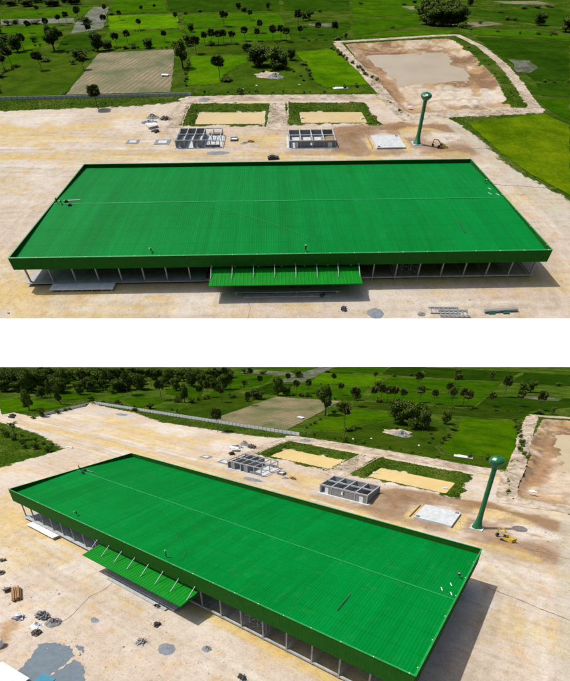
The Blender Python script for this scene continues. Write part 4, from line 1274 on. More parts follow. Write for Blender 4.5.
def hall_meshes():
    d = {}
    zr, ze, yr = 11.3, 10.05, 25.2
    d['roof_front'] = ribbed(210, .3, HL - .3, .2, .035, lambda u, v, o: (u, .28 + (yr - .28) * v, ze + (zr - ze) * v + o)).mesh('roof_front', 'roof_green')
    d['roof_back'] = ribbed(210, .3, HL - .3, .2, .035, lambda u, v, o: (u, yr + (HW - .28 - yr) * v, zr + (ze - zr) * v + o)).mesh('roof_back', 'roof_green')
    m = MB()
    for i in range(24):
        a = .3 + i * (HL - .6) / 24
        b = a + (HL - .6) / 24 + .05
        q = (i % 2) * .02
        m.quad((a, yr - .22, zr + .08 + q), (b, yr - .22, zr + .08 + q), (b, yr, zr + .13 + q), (a, yr, zr + .13 + q))
        m.quad((a, yr, zr + .13 + q), (b, yr, zr + .13 + q), (b, yr + .22, zr + .08 + q), (a, yr + .22, zr + .08 + q))
    d['ridge'] = m.mesh('ridge_cap', 'ridge_green')
    t = .22
    # parapets: ribbed outer cladding, flat inner face
    nx, ny = 180, 63
    m = ribbed(nx, 0, HL, .3, .012, lambda u, v, o: (u, -o, HF + (HP - HF) * v))
    m.box(0, 0.02, HF, HL, t, HP)
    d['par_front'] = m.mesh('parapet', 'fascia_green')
    m = ribbed(nx, 0, HL, .3, .012, lambda u, v, o: (HL - u, HW + o, HF + (HP - HF) * v))
    m.box(0, HW - t, HF, HL, HW - .02, HP)
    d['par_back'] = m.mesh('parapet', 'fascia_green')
    m = ribbed(ny, 0, HW, .3, .012, lambda u, v, o: (-o, HW - u, HF + (HP - HF) * v))
    m.box(.02, t + .003, HF + .004, t, HW - t - .003, HP - .004)
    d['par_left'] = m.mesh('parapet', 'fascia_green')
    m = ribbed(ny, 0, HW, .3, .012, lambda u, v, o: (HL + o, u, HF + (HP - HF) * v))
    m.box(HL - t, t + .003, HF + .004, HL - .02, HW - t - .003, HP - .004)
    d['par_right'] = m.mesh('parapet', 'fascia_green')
    d['cop_front'] = MB().box(-.08, -.08, HP + .003, HL + .08, t + .06, HP + .07).mesh('coping', 'trim_green')
    d['cop_back'] = MB().box(-.08, HW - t - .06, HP + .003, HL + .08, HW + .08, HP + .07).mesh('coping', 'trim_green')
    d['cop_left'] = MB().box(-.08, t + .063, HP + .003, t + .06, HW - t - .063, HP + .066).mesh('coping', 'trim_green')
    d['cop_right'] = MB().box(HL - t - .06, t + .063, HP + .003, HL + .08, HW - t - .063, HP + .066).mesh('coping', 'trim_green')
    d['column'] = MB().box(-.17, -.17, -.6, .17, .17, 6.85).box(-.26, -.26, .98, .26, .26, 1.06).mesh('column', 'steel_grey')
    d['eaves'] = MB().box(.9, -.12, 6.86, HL - .9, .12, 7.2).mesh('eaves_beam', 'steel_grey')
    d['raft'] = MB().box(-.1, 1.2, 7.21, .1, HW - 1.2, 7.5).mesh('cross_beam', 'steel_grey')
    d['gbeam'] = MB().box(.9, -.2, .5, HL - .9, .2, .93).mesh('ground_beam', 'concrete')
    d['gcross'] = MB().box(-.13, 1.82, .52, .13, 17.1, .9).mesh('ground_beam', 'concrete')
    d['slab'] = MB().box(.7, .75, .94, 50.6, 48.9, 1.12).mesh('floor_slab', 'concrete')
    d['rear_light_blocker'] = MB().box(1.9, 48.98, .2, HL - 1.9, 49.14, 7.2).mesh('rear_light_blocker', 'block_grey')  # unseen wall added to keep light out and darken the hall's inside
    d['plate'] = MB().box(-.08, -.08, 0, .08, .1, .07).mesh('joint_plate', 'white_sheet')
    # canopy
    m = ribbed(40, 51.5, 91.7, .3, .06, lambda u, v, o: (u, .7 - 6.0 * v, 6.25 - .62 * v + o))
    m.box(51.5, -5.34, 5.42, 91.7, -5.24, 5.68)
    m.box(51.45, -5.3, 5.45, 51.55, .7, 5.62).box(91.65, -5.3, 5.45, 91.75, .7, 5.62)
    d['canopy'] = m.mesh('canopy', 'canopy_green')
    d['rod'] = MB().tube((0, -.06, 8.1), (0, -3.1, 5.98), .1, .1, 6).mesh('tie_rod', 'steel_grey')
    m = MB().box(57.5, -3.6, .72, 86.5, .6, .95)
    for i in range(6):
        m.box(58 + i * 5.5, -3.4, -.5, 58.4 + i * 5.5, -3.0, .72)
    d['platform'] = m.mesh('entrance_platform', 'concrete')
    d['step'] = MB().box(60, -4.6, -.3, 84, -3.62, .36).mesh('entrance_step', 'concrete')
    return d


def build_hall(P):
    d = cached('hall', hall_meshes)
    o = bpy.data.objects.new('market_hall', None)
    COL.objects.link(o)
    o.matrix_world = place_matrix(P, 0, 0, 0, 1, warped=False)
    tag(o, 'long open-sided hall with a green ribbed roof and parapet ' + P.where, 'hall')
    part('roof_slope', d['roof_front'], o)
    part('roof_slope', d['roof_back'], o)
    part('ridge_cap', d['ridge'], o)
    for k in ('front', 'back', 'left', 'right'):
        p = part('parapet', d['par_' + k], o)
        part('coping', d['cop_' + k], p)
    for x in CX:
        for y in CYR:
            part('column', d['column'], o, (x, y, 0))
        part('cross_beam', d['raft'], o, (x, 0, 0))
        if x > 51:
            part('ground_beam', d['gcross'], o, (x, 0, 0))
    for y in CYR:
        part('eaves_beam', d['eaves'], o, (0, y, 0))
        part('ground_beam', d['gbeam'], o, (0, y, 0))
    part('rear_light_blocker', d['rear_light_blocker'], o)
    part('floor_slab', d['slab'], o)
    for i in range(23):
        part('joint_plate', d['plate'], o, (1.0 + 6.45 * i, 0.02, HP + .07))
    for i in range(6):
        part('joint_plate', d['plate'], o, (HL - .35, 2 + 8.1 * i, HP + .07))
    sh_ = 1.35 if P is UP else 0.0
    c = part('canopy', d['canopy'], o, (sh_, 0, 0))
    for i in range(8):
        part('tie_rod', d['rod'], c, (51.75 + i * 5.67, 0, 0))
    part('entrance_platform', d['platform'], o, (sh_, 0, 0))
    part('entrance_step', d['step'], o, (sh_, 0, 0))
    # loose things on and at the hall
    m = cached('dock', lambda: (MB().box(0, 0, .78, 17.4, 2.2, 1.0).mesh('deck', 'white_sheet'), MB().box(-.15, .2, -.5, .15, 2.0, .78).mesh('pier', 'concrete')))
    e = bpy.data.objects.new('loading_platform', None)
    COL.objects.link(e)
    e.matrix_world = place_matrix(P, 8.2, -1.55, 0, 1, warped=False)
    tag(e, 'long white loading platform on short piers at the hall front ' + P.where, 'platform')
    part('deck', m[0], e)
    for i in range(7):
        part('pier', m[1], e, (.6 + i * 2.7, 0, 0))
    # scaffold under the front edge
    def scaf():
        q = MB()
        for x in (0, 2.4, 4.8, 7.2):
            for y in (0, 1.3):
                q.tube((x, y, -.1), (x, y, 5.2), .06, .06, 5)
            q.tube((x, 0, 2.6), (x, 1.3, 2.6), .05, .05, 5)
        b = MB()
        for x in (0, 2.4, 4.8):
            for z in (.9, 3.0):
                b.tube((x, 0, z), (x + 2.4, 0, z + 1.7), .05, .05, 5)
                b.tube((x + 2.4, 0, z), (x, 0, z + 1.7), .05, .05, 5)
        for z in (2.7, 4.9):
            b.tube((0, 0, z), (7.2, 0, z), .05, .05, 5)
            b.tube((0, 1.3, z), (7.2, 1.3, z), .05, .05, 5)
        return q.mesh('standards', 'steel_grey'), b.mesh('braces', 'steel_grey')
    q = cached('scaf', scaf)
    e = bpy.data.objects.new('scaffold', None)
    COL.objects.link(e)
    e.matrix_world = place_matrix(P, 103.5, 2.3, .1, 1, warped=False)
    tag(e, 'grey tube scaffold with cross braces under the hall eaves ' + P.where, 'scaffold')
    part('standards', q[0], e)
    part('braces', q[1], e)
    # rope and offcuts on the roof
    def rope():
        pts = [(46.5, 22.9), (52, 21.6), (58.3, 19.5), (64, 17), (68.9, 14.3), (73, 12.2), (77.4, 9.5), (80, 7.8), (81.9, 6.3), (82.8, 4.6), (82.6, 3.0)]
        b = MB()
        zf = lambda y: 10.05 + 1.25 * (y - .28) / 24.92 + .17
        for a, c_ in zip(pts[:-1], pts[1:]):
            b.tube((*a, zf(a[1])), (*c_, zf(c_[1])), .035, .035, 5)
        return b.mesh('rope', 'ridge_green')
    put(P, 'rope', cached('rope', rope), 0, 0, 0, 1, 'pale green rope curving down the front roof slope ' + P.where, 'rope', warped=False)
    b = cached('slit', lambda: MB().box(-.09, -3.2, 10.52, .09, 3.2, 10.58, ).mesh('dark_seam', 'dark_scrap'))  # dark strip added to show the dark gap of an open roof seam
    put(P, 'dark_seam', b, 124.6, 11.8, 0.28, 1, 'dark narrow strip standing in for the gap of an open seam on the front roof slope ' + P.where, 'seam', warped=False)
    b = cached('offcut', lambda: MB().box(-.1, -.6, 0, .1, .6, .05, rz=.5).mesh('sheet_offcut', 'white_sheet'))
    for x, y in ((141.6, 30.5), (142.6, 27.0), (140.4, 27.6)):
        put(P, 'sheet_offcut', b, x, y, 11.3, 1, 'white metal offcut lying near the ridge end on the green roof ' + P.where, 'offcut', 'white offcuts on the roof ' + P.where, warped=False)
    b = cached('toolb', lambda: MB().box(-.5, -.3, 0, .5, .3, .5, rz=.3).box(-.3, -.2, .5, .3, .2, .75, rz=.9).mesh('tool_box', 'dark_scrap'))
    for x, y in ((3.9, 26.2), (5.9, 24.2)):
        put(P, 'tool_box', b, x, y, 11.35, 1, 'dark tool box beside the workers at the ridge end ' + P.where, 'tool box', 'tool boxes at the ridge end ' + P.where, warped=False)
    b = cached('pipe', lambda: MB().tube((-2.6, 0, .1), (2.6, .2, .1), .1, .1, 6).mesh('long_pipe', 'steel_grey'))
    put(P, 'long_pipe', b, 5.5, 26.8, 11.4, 1, 'grey pipe lying along the roof ridge by the workers ' + P.where, 'pipe', warped=False)
    for i, (x, y, z, pose, lab) in enumerate(((1.3, 25.6, 11.45, 0, 'person in dark clothes standing at the ridge end of the roof'), (2.7, 25.4, 11.45, 1, 'person bending over at the ridge end of the roof'),
                                             (36.5, 3.5, 10.35, 1, 'person bending over on the front roof slope near the corner'), (78.6, 2.7, 10.3, 0, 'person standing on the roof edge above the canopy'),
                                             (142.2, 35.0, 11.0, 1, 'person bending over on the back roof slope by the end parapet'))):
        build_person(P, x, y, z, pose, lab + ' ' + P.where)


def person_mesh(pose):
    """One continuous body grown with the Skin modifier."""
    if pose == 0:
        J = dict(pel=(0, 0, .95), wst=(0, .0, 1.12), chs=(0, 0, 1.35), nck=(0, .01, 1.5), hd=(0, -.02, 1.62), top=(0, -.01, 1.74),
                 kl=(-.1, -.03, .5), al=(-.12, .02, .08), tl=(-.13, -.14, .04), kr=(.1, -.03, .5), ar=(.13, .02, .08), tr=(.15, -.14, .04),
                 sl=(-.19, 0, 1.42), el=(-.27, .03, 1.14), hl=(-.25, -.12, .92), sr=(.19, 0, 1.42), er=(.28, .02, 1.14), hr=(.24, -.16, .95))
    else:
        J = dict(pel=(0, .15, .82), wst=(0, .02, .97), chs=(0, -.2, 1.1), nck=(0, -.34, 1.16), hd=(0, -.45, 1.17), top=(0, -.55, 1.2),
                 kl=(-.12, -.08, .47), al=(-.14, .08, .08), tl=(-.15, -.09, .04), kr=(.12, -.1, .47), ar=(.16, .1, .08), tr=(.18, -.08, .04),
                 sl=(-.19, -.26, 1.08), el=(-.24, -.34, .8), hl=(-.18, -.46, .56), sr=(.19, -.26, 1.08), er=(.25, -.36, .8), hr=(.18, -.5, .56))
    E_ = [('pel', 'wst'), ('wst', 'chs'), ('chs', 'nck'), ('nck', 'hd'), ('hd', 'top'), ('pel', 'kl'), ('kl', 'al'), ('al', 'tl'), ('pel', 'kr'), ('kr', 'ar'), ('ar', 'tr'),
          ('chs', 'sl'), ('sl', 'el'), ('el', 'hl'), ('chs', 'sr'), ('sr', 'er'), ('er', 'hr')]
    R = dict(pel=.16, wst=.14, chs=.17, nck=.065, hd=.1, top=.07, kl=.075, kr=.075, al=.05, ar=.05, tl=.04, tr=.04, sl=.075, sr=.075, el=.05, er=.05, hl=.04, hr=.04)
    ks = list(J)
    me = bpy.data.meshes.new('person')
    me.from_pydata([J[k] for k in ks], [(ks.index(a), ks.index(b)) for a, b in E_], [])
    ob = bpy.data.objects.new('person', me)
    COL.objects.link(ob)
    md = ob.modifiers.new('skin', 'SKIN')
    for i, k in enumerate(ks):
        me.skin_vertices[0].data[i].radius = (R[k], R[k])
        me.skin_vertices[0].data[i].use_root = (k == 'pel')
    ob.modifiers.new('sub', 'SUBSURF').levels = 1
    dg = bpy.context.evaluated_depsgraph_get()
    out = bpy.data.meshes.new_from_object(ob.evaluated_get(dg))
    bpy.data.objects.remove(ob)
    out.name = 'person_body'
    out.materials.clear()
    for n in ('cloth_dark', 'cloth_shirt', 'skin'):
        out.materials.append(MATS[n])
    hd = Vector(J['hd'])
    pel = Vector(J['pel'])
    for p in out.polygons:
        c = p.center
        if (c - hd).length < .19 or (c - Vector(J['hl'])).length < .08 or (c - Vector(J['hr'])).length < .08:
            p.material_index = 2
        elif c.z > pel.z + .03:
            p.material_index = 1
        p.use_smooth = True
    t = Vector(J['top'])
    hat = MB().lathe([(.2, t.z + .02), (.12, t.z + .03), (.1, t.z + .13), (.02, t.z + .15)], 10, (t.x, t.y)).mesh('hat', 'straw')
    return out, hat


def build_person(P, x, y, z, pose, label):
    b, h = cached('person%d' % pose, lambda: person_mesh(pose))
    o = put(P, 'person', b, x, y, z, 1.15, label, 'person', warped=False)
    part('hat', h, o)


# ---------------------------------------------------------------- water tower
def build_tower(P):
    def mk():
        n = 28
        sh = MB().lathe([(1.75, .35), (1.7, .6), (1.3, 1.7), (1.02, 3.0), (.86, 5.0), (.8, 9), (.76, 14), (.76, 21.2), (.89, 21.7)], n).mesh('shaft', 'tower_green', True)
        bowl = MB().lathe([(.9, 21.6), (1.3, 22.2), (1.95, 23.0), (2.3, 23.7), (2.32, 24.2), (2.1, 24.7), (1.55, 25.2), (.8, 25.5), (.12, 25.6)], n).mesh('tank', 'tower_green', True)
        base = MB().box(-2.1, -2.1, -.4, 2.1, 2.1, .34).mesh('plinth', 'pale_concrete')
        rings = MB()
        for z in (5, 9, 13, 17):
            rings.lathe([(.86 if z < 6 else .84, z - .07), (.92 if z < 6 else .86, z), (.84, z + .07)], n)
        lad = MB()
        for s in (-.2, .2):
            lad.tube((s, -1.8, .4), (s, -1.0, 4.6), .04, .04, 4).tube((s, -1.0, 4.6), (s, -.95, 21.2), .04, .04, 4)
        sheen = MB().quad((-1.25, -1.78, 24.72), (-.15, -2.16, 24.72), (-.08, -1.56, 25.26), (-.86, -1.32, 25.26)).mesh('tank_sheen', 'white_sheet')  # white patch standing in for the sheen on the tank's dome
        hatch = MB().lathe([(.35, 25.45), (.35, 25.8), (.1, 25.85)], 10).mesh('hatch', 'tower_green')
        return sh, bowl, base, rings.mesh('joint_ring', 'tower_green'), lad.mesh('ladder', 'tower_green'), sheen, hatch
    sh, bowl, base, rings, lad, sheen, hatch = cached('tower', mk)
    o = bpy.data.objects.new('water_tower', None)
    COL.objects.link(o)
    o.matrix_world = place_matrix(P, 137.4, 86.9, 0, (1, 1, .985))
    tag(o, 'tall green water tower with flared foot and round tank ' + P.where, 'water tower')
    part('plinth', base, o)
    s = part('shaft', sh, o)
    part('joint_rings', rings, s)
    part('ladder', lad, s)
    t = part('tank', bowl, o)
    part('tank_sheen', sheen, t)
    part('hatch', hatch, t)


# ---------------------------------------------------------------- annexes
def build_annexes(P):
    def a_mesh():
        d = {}
        d['floor'] = MB().box(-.6, -.6, -.5, 20.8, 13.6, .22).mesh('floor_slab', 'pale_concrete')
        d['post'] = MB().box(-.18, -.18, .22, .18, .18, 3.65).mesh('post', 'concrete')
        d['bx'] = MB().box(-.22, -.16, 3.65, 20.4, .16, 4.05).mesh('ring_beam', 'concrete')
        d['by'] = MB().box(-.15, .165, 3.66, .15, 12.83, 4.03).mesh('ring_beam', 'concrete')
        d['wall_back'] = MB().box(.19, -.1, .22, 11.8, .1, 3.64).mesh('block_wall', 'block_grey')
        d['wall_end'] = MB().box(-.1, .19, .22, .1, 12.8, 3.0).mesh('block_wall', 'block_grey')
        d['part'] = MB().box(-.1, .19, .22, .1, 12.8, 3.64).mesh('block_wall', 'block_grey')
        d['front'] = MB().box(1.9, -.1, .22, 4.0, .1, 3.64).mesh('block_wall', 'block_grey')
        d['low'] = MB().box(.19, -.1, .22, 6.6, .1, 1.5).mesh('block_wall', 'block_grey')
        d['prop'] = MB().tube((0, 0, .2), (0, 0, 3.7), .07, .07, 5).mesh('prop', 'timber')
        d['roofslab'] = MB().box(-.3, -.4, 4.06, 5.2, 13.3, 4.22).mesh('roof_slab', 'concrete')
        return d
    d = cached('annexA', a_mesh)
    o = bpy.data.objects.new('frame_annex', None)
    COL.objects.link(o)
    o.matrix_world = place_matrix(P, 25.3, 84.2)
    tag(o, 'unfinished grey concrete frame annex with open roof and half-built walls ' + P.where, 'building')
    part('floor_slab', d['floor'], o)
    for x in (0, 4.0, 8.0, 12.0, 16.0, 20.2):
        for y in (0, 6.5, 13):
            part('post', d['post'], o, (x, y, 0))
        part('ring_beam', d['by'], o, (x, 0, 0))
    for y in (0, 6.5, 13):
        part('ring_beam', d['bx'], o, (0, y, .003))
    part('block_wall', d['wall_back'], o, (0, 13, 0))
    part('block_wall', d['wall_end'], o, (0, 0, 0))
    part('block_wall', d['part'], o, (4.0, 0, 0))
    part('block_wall', d['part'], o, (12.0, 0, 0))
    part('block_wall', d['part'], o, (8.0, 0, 0))
    part('block_wall', d['front'], o, (0, 0, 0))
    part('block_wall', d['front'], o, (8, 0, 0))
    part('block_wall', d['low'], o, (13.4, 0, 0))
    part('block_wall', d['low'], o, (13.4, 13, 0))
    for x, y in ((14.5, 3), (17.5, 4), (18.4, 9), (15, 10)):
        part('prop', d['prop'], o, (x, y, 0))

    def b_mesh():
        d = {}
        d['floor'] = MB().box(-1.1, -1.1, -.5, 22.2, 12.9, .2).mesh('floor_slab', 'pale_concrete')
        w = MB()
        for a, b, z0, z1 in ((.21, .6, .2, 3.3), (.6, 3.8, 2.9, 3.3), (3.8, 9.6, .2, 3.3), (9.6, 11.2, .2, 1.3), (9.6, 11.2, 2.7, 3.3), (11.2, 17.6, .2, 3.3), (17.6, 19.4, 2.7, 3.3), (19.4, 20.79, .2, 3.3)):
            w.box(a, -.1, z0, b - .002, .1, z1)
        d['front'] = w.mesh('front_wall', 'block_grey')
        d['back'] = MB().box(.21, -.1, .2, 20.79, .1, 3.3).mesh('back_wall', 'block_grey')
        d['side'] = MB().box(-.1, .21, .2, .1, 11.59, 3.3).mesh('side_wall', 'block_grey')
        d['post'] = MB().box(-.2, -.2, .2, .2, .2, 3.3).mesh('post', 'concrete')
        d['bx'] = MB().box(-.25, -.2, 3.3, 21.25, .2, 3.85).mesh('ring_beam', 'concrete')
        d['by'] = MB().box(-.2, .205, 3.32, .2, 11.595, 3.83).mesh('ring_beam', 'concrete')
        d['door'] = MB().box(17.65, -.06, .22, 19.35, .06, 2.68).mesh('door_panel', 'white_sheet')
        d['door2'] = MB().box(2.3, -.06, .22, 3.75, .06, 2.88).mesh('door_panel', 'white_sheet')
        return d
    d = cached('annexB', b_mesh)
    o = bpy.data.objects.new('walled_annex', None)
    COL.objects.link(o)
    o.matrix_world = place_matrix(P, 76.9, 83.4)
    tag(o, 'roofless grey block annex with full walls and white door panels ' + P.where, 'building')
    part('floor_slab', d['floor'], o)
    part('front_wall', d['front'], o)
    part('back_wall', d['back'], o, (0, 11.8, 0))
    for x in (0, 5.2, 10.5, 15.8, 21):
        part('side_wall', d['side'], o, (x, 0, 0))
        part('ring_beam', d['by'], o, (x, 0, 0))
        for y in (0, 11.8):
            part('post', d['post'], o, (x, y, 0))
    for y in (0, 5.9, 11.8):
        part('ring_beam', d['bx'], o, (0, y, .003 * (y > 0)))
    part('door_panel', d['door'], o)
    part('door_panel', d['door2'], o)

    # concrete slab by the tower
    s = cached('slab', lambda: (MB().box(0, 0, -.5, 13.2, 13.0, .85).mesh('slab', 'pale_concrete'), MB().box(-.6, -.5, .85, .6, .5, 1.1).mesh('starter_block', 'gravel_grey'), MB().box(-.25, .0, -.4, .0, 12.0, .5).mesh('formwork', 'timber')))
    o = put(P, 'concrete_slab', s[0], 117.0, 81.6, 0, 1, 'square pale concrete slab on the ground beside the water tower ' + P.where, 'slab')
    for x, y in ((1, 1), (12, 11.8)):
        part('starter_block', s[1], o, (x, y, 0))
    part('formwork', s[2], o, (-1.6, .5, 0))


# ---------------------------------------------------------------- fence
def build_fence(P):
    runs = [((21.0, 153.3), (-175.0, 141.0)), ((-175.0, 141.4), (-163.5, 90.0))]
    labels = ['long grey concrete panel fence along the far side of the yard ', 'short grey concrete panel fence along the yard end near the entrance ']
    for (a, b), lab in zip(runs, labels):
        wa, wb = Vector(warp(P, *a)), Vector(warp(P, *b))
        if P is UP and lab.startswith('short'):
            continue
        L = (wb - wa).length
        n = int(math.dist(a, b) / 3.0)
        ang = math.atan2((wb - wa).y, (wb - wa).x)
        o = bpy.data.objects.new('concrete_fence', None)
        COL.objects.link(o)
        o.matrix_world = P.M @ Matrix.Translation((wa.x, wa.y, 0))
        tag(o, lab + P.where, 'fence')
        st = L / n
        pm = MB().box(.1, -.06, -.2, st - .1, .06, 1.95).turn(ang).mesh('fence_panel', 'fence_grey')
        qm = MB().box(-.14, -.14, -.2, .14, .14, 2.25).turn(ang).mesh('fence_post', 'concrete')
        u = (wb - wa).normalized()
        for i in range(n):
            x, y = u.x * st * i, u.y * st * i
            if P is UP and (wa.x + x) < -125:
                break
            part('fence_panel', pm, o, (x, y, 0))
            part('fence_post', qm, o, (x, y, 0))


# ---------------------------------------------------------------- machines, heaps and litter of the yard
def build_excavator(P):
    def mk():
        a = math.radians(150)
        Y = 'machine_yellow'

        def trk(y):
            m = MB()
            prof = [(-1.9, .15), (-2.15, .5), (-1.9, .85), (1.9, .85), (2.15, .5), (1.9, .15)]
            n = len(prof)
            i = len(m.v)
            m.v += [(x, y - .3, z) for x, z in prof] + [(x, y + .3, z) for x, z in prof]
            m.f.append(tuple(i + k for k in range(n)))
            m.f.append(tuple(i + n + k for k in reversed(range(n))))
            for k in range(n):
                k2 = (k + 1) % n
                m.f.append((i + k2, i + k, i + n + k, i + n + k2))
            return m.turn(a).mesh('track', 'rubber')
        body = MB().box(-2.2, -1.2, .95, .9, 1.2, 2.0).box(-2.4, -1.25, 1.0, -1.5, 1.25, 2.3).box(-.6, -.6, .7, .6, .6, .95).turn(a).mesh('body', Y)
        cab = MB().box(.0, .25, 2.01, 1.3, 1.2, 3.05).turn(a).mesh('cab', 'glass_dark')
        cr = MB().box(-.05, .2, 3.05, 1.35, 1.25, 3.15).box(-.04, .22, 2.02, .06, 1.22, 3.05).turn(a).mesh('cab_roof', Y)

        def bar(p, q, w, h):
            m = MB()
            p, q = Vector(p), Vector(q)
            d = (q - p).normalized()
            s = Vector((0, 1, 0))
            n = d.cross(s)
            c = []
            for b, hh in ((p, h), (q, h * .7)):
                for sy in (-1, 1):
                    for sz in (-1, 1):
                        c.append(tuple(b + s * (sy * w) + n * (sz * hh)))
            m.v += c
            m.f += [(0, 1, 3, 2), (4, 6, 7, 5), (0, 4, 5, 1), (2, 3, 7, 6), (0, 2, 6, 4), (1, 5, 7, 3)]
            return m
        boom = bar((.7, -.3, 1.7), (2.6, -.3, 4.1), .18, .3)
        b2 = bar((2.6, -.3, 4.1), (4.4, -.3, 4.0), .17, .26)
        boom.f += [tuple(len(boom.v) + k for k in f) for f in b2.f]
        boom.v += b2.v
        boom = boom.turn(a).mesh('boom', Y)
        arm = bar((4.4, -.3, 4.1), (4.9, -.3, 1.3), .14, .22).turn(a).mesh('arm', Y)
        bk = MB()
        for s in (-.75, .15):
            bk.quad((4.9, s, 1.4), (5.2, s, .6), (4.5, s, .2), (4.0, s, .7), (4.3, s, 1.2))
        bk.quad((4.9, -.75, 1.4), (4.9, .15, 1.4), (5.2, .15, .6), (5.2, -.75, .6)).quad((5.2, -.75, .6), (5.2, .15, .6), (4.5, .15, .2), (4.5, -.75, .2)).quad((4.5, -.75, .2), (4.5, .15, .2), (4.0, .15, .7), (4.0, -.75, .7))
        bk = bk.turn(a).mesh('bucket', 'dark_scrap')
        return trk(-1.0), trk(1.0), body, cab, cr, boom, arm, bk
    t1, t2, body, cab, cr, boom, arm, bk = cached('exc', mk)
    o = bpy.data.objects.new('excavator', None)
    COL.objects.link(o)
    o.matrix_world = place_matrix(P, 147.6, 82.0, 0, .9)
    tag(o, 'yellow tracked excavator parked beside the water tower foot ' + P.where, 'excavator')
    part('track', t1, o)
    part('track', t2, o)
    part('body', body, o)
    c = part('cab', cab, o)
    part('cab_roof', cr, c)
    part('boom', boom, o)
    part('arm', arm, o)
    part('bucket', bk, o)


def car_meshes(ang, tall):
    a = ang
    bd = MB()
    prof = [(-2.2, .35), (-2.25, .8), (-2.1, 1.0), (-1.2, 1.05), (1.0, 1.02), (2.0, .9), (2.2, .7), (2.2, .35)]
    m = MB()

    def ext(prof, w0, w1=None):
        mm = MB()
        n = len(prof)
        mm.v += [(x, -w0, z) for x, z in prof] + [(x, w0, z) for x, z in prof]
        mm.f.append(tuple(range(n)))
        mm.f.append(tuple(n + k for k in reversed(range(n))))
        for k in range(n):
            k2 = (k + 1) % n
            mm.f.append((k2, k, n + k, n + k2))
        return mm
    body = ext(prof, .88).turn(a).mesh('body', 'black_paint')
    cabin = ext([(-1.75 if not tall else -.5, 1.03), (-1.3 if not tall else -.4, 1.5), (.35, 1.52), (1.05, 1.03)], .76).turn(a).mesh('cabin', 'glass_dark')
    roof = MB().box(-1.25 if not tall else -.38, -.72, 1.5, .33, .72, 1.56).turn(a).mesh('car_roof', 'black_paint')
    ws = []
    for x in (-1.4, 1.4):
        for s in (-1, 1):
            ws.append(MB().tube((x, s * .7, .33), (x, s * .92, .33), .33, .33, 14).turn(a).mesh('wheel', 'rubber'))
    return body, cabin, roof, ws


def build_car(P, x, y, key, ang, tall, label):
    body, cabin, roof, ws = cached(key, lambda: car_meshes(ang, tall))
    o = bpy.data.objects.new('car', None)
    COL.objects.link(o)
    o.matrix_world = place_matrix(P, x, y, 0.02, 1.1)
    tag(o, label + ' ' + P.where, 'car')
    part('body', body, o)
    c = part('cabin', cabin, o)
    part('car_roof', roof, c)
    for w in ws:
        part('wheel', w, o)


def heap_mesh(name, mat, rx, ry, h, seed, n=18, rough=.35):
    r = random.Random(seed)
    m = MB()
    rings = 7
    m.v.append((0, 0, h * (1 + r.uniform(-.1, .1))))
    for j in range(1, rings + 1):
        t = j / rings
        for k in range(n):
            a = 2 * math.pi * k / n
            q = 1 + r.uniform(-rough, rough) * .5
            z = h * (1 - t) ** 1.15 * (1 + r.uniform(-rough, rough)) if j < rings else -.1
            m.v.append((rx * t * q * math.cos(a), ry * t * q * math.sin(a), z))
    for k in range(n):
        m.f.append((0, 1 + k, 1 + (k + 1) % n))
    for j in range(rings - 1):
        for k in range(n):
            k2 = (k + 1) % n
            m.f.append((1 + j * n + k, 1 + (j + 1) * n + k, 1 + (j + 1) * n + k2, 1 + j * n + k2))
    return m.mesh(name, mat)


def scrap_mesh(name, mat, w, d, h, n, seed):
    """Tangle of broken boards, bars and blocks."""
    r = random.Random(seed)
    m = MB()
    q = min(w, d)
    m.lathe([(q * .8, -.06), (q * .62, h * .16), (q * .34, h * .3), (.05, h * .36)], 11)
    for i in range(n):
        x, y = max(-w * .8, min(w * .8, r.gauss(0, w * .33))), max(-d * .8, min(d * .8, r.gauss(0, d * .33)))
        k = math.exp(-((x / w) ** 2 + (y / d) ** 2) * 3)
        z = r.uniform(0, h) * k
        if r.random() < .45:
            a, e = r.uniform(0, 6.28), r.uniform(-.4, .4)
            L = r.uniform(.8, 2.2)
            dv = Vector((math.cos(a) * math.cos(e), math.sin(a) * math.cos(e), math.sin(e))) * L * .5
            p = Vector((x, y, z + .25))
            m.tube(p - dv, p + dv, r.uniform(.04, .1), None, 5)
        else:
            s = r.uniform(.25, .8)
            m.box(x - s, y - s * .6, z - .05, x + s, y + s * .6, z + r.uniform(.08, .45), rz=r.uniform(0, 3.1), ry=r.uniform(-.4, .4))
    return m.mesh(name, mat)


def shelter(P, x, y, label, key='sh', s=1.0):
    def mk():
        t = MB().box(-2.6, -1.8, 1.9, 2.6, 1.8, 1.98, ry=.16).turn(.5).mesh('sheet_roof', 'white_sheet')
        posts = []
        for a, b, h in ((-2.3, -1.5, 2.25), (2.3, -1.5, 1.6), (-2.3, 1.5, 2.25), (2.3, 1.5, 1.6)):
            posts.append(MB().tube((a, b, -.1), (a, b, h), .07, .07, 5).turn(.5).mesh('post', 'timber'))
        return t, posts
    t, ps = cached(key, mk)
    o = bpy.data.objects.new('sheet_shelter', None)
    COL.objects.link(o)
    o.matrix_world = place_matrix(P, x, y, 0, s)
    tag(o, label + ' ' + P.where, 'shelter')
    part('sheet_roof', t, o)
    for p in ps:
        part('post', p, o)


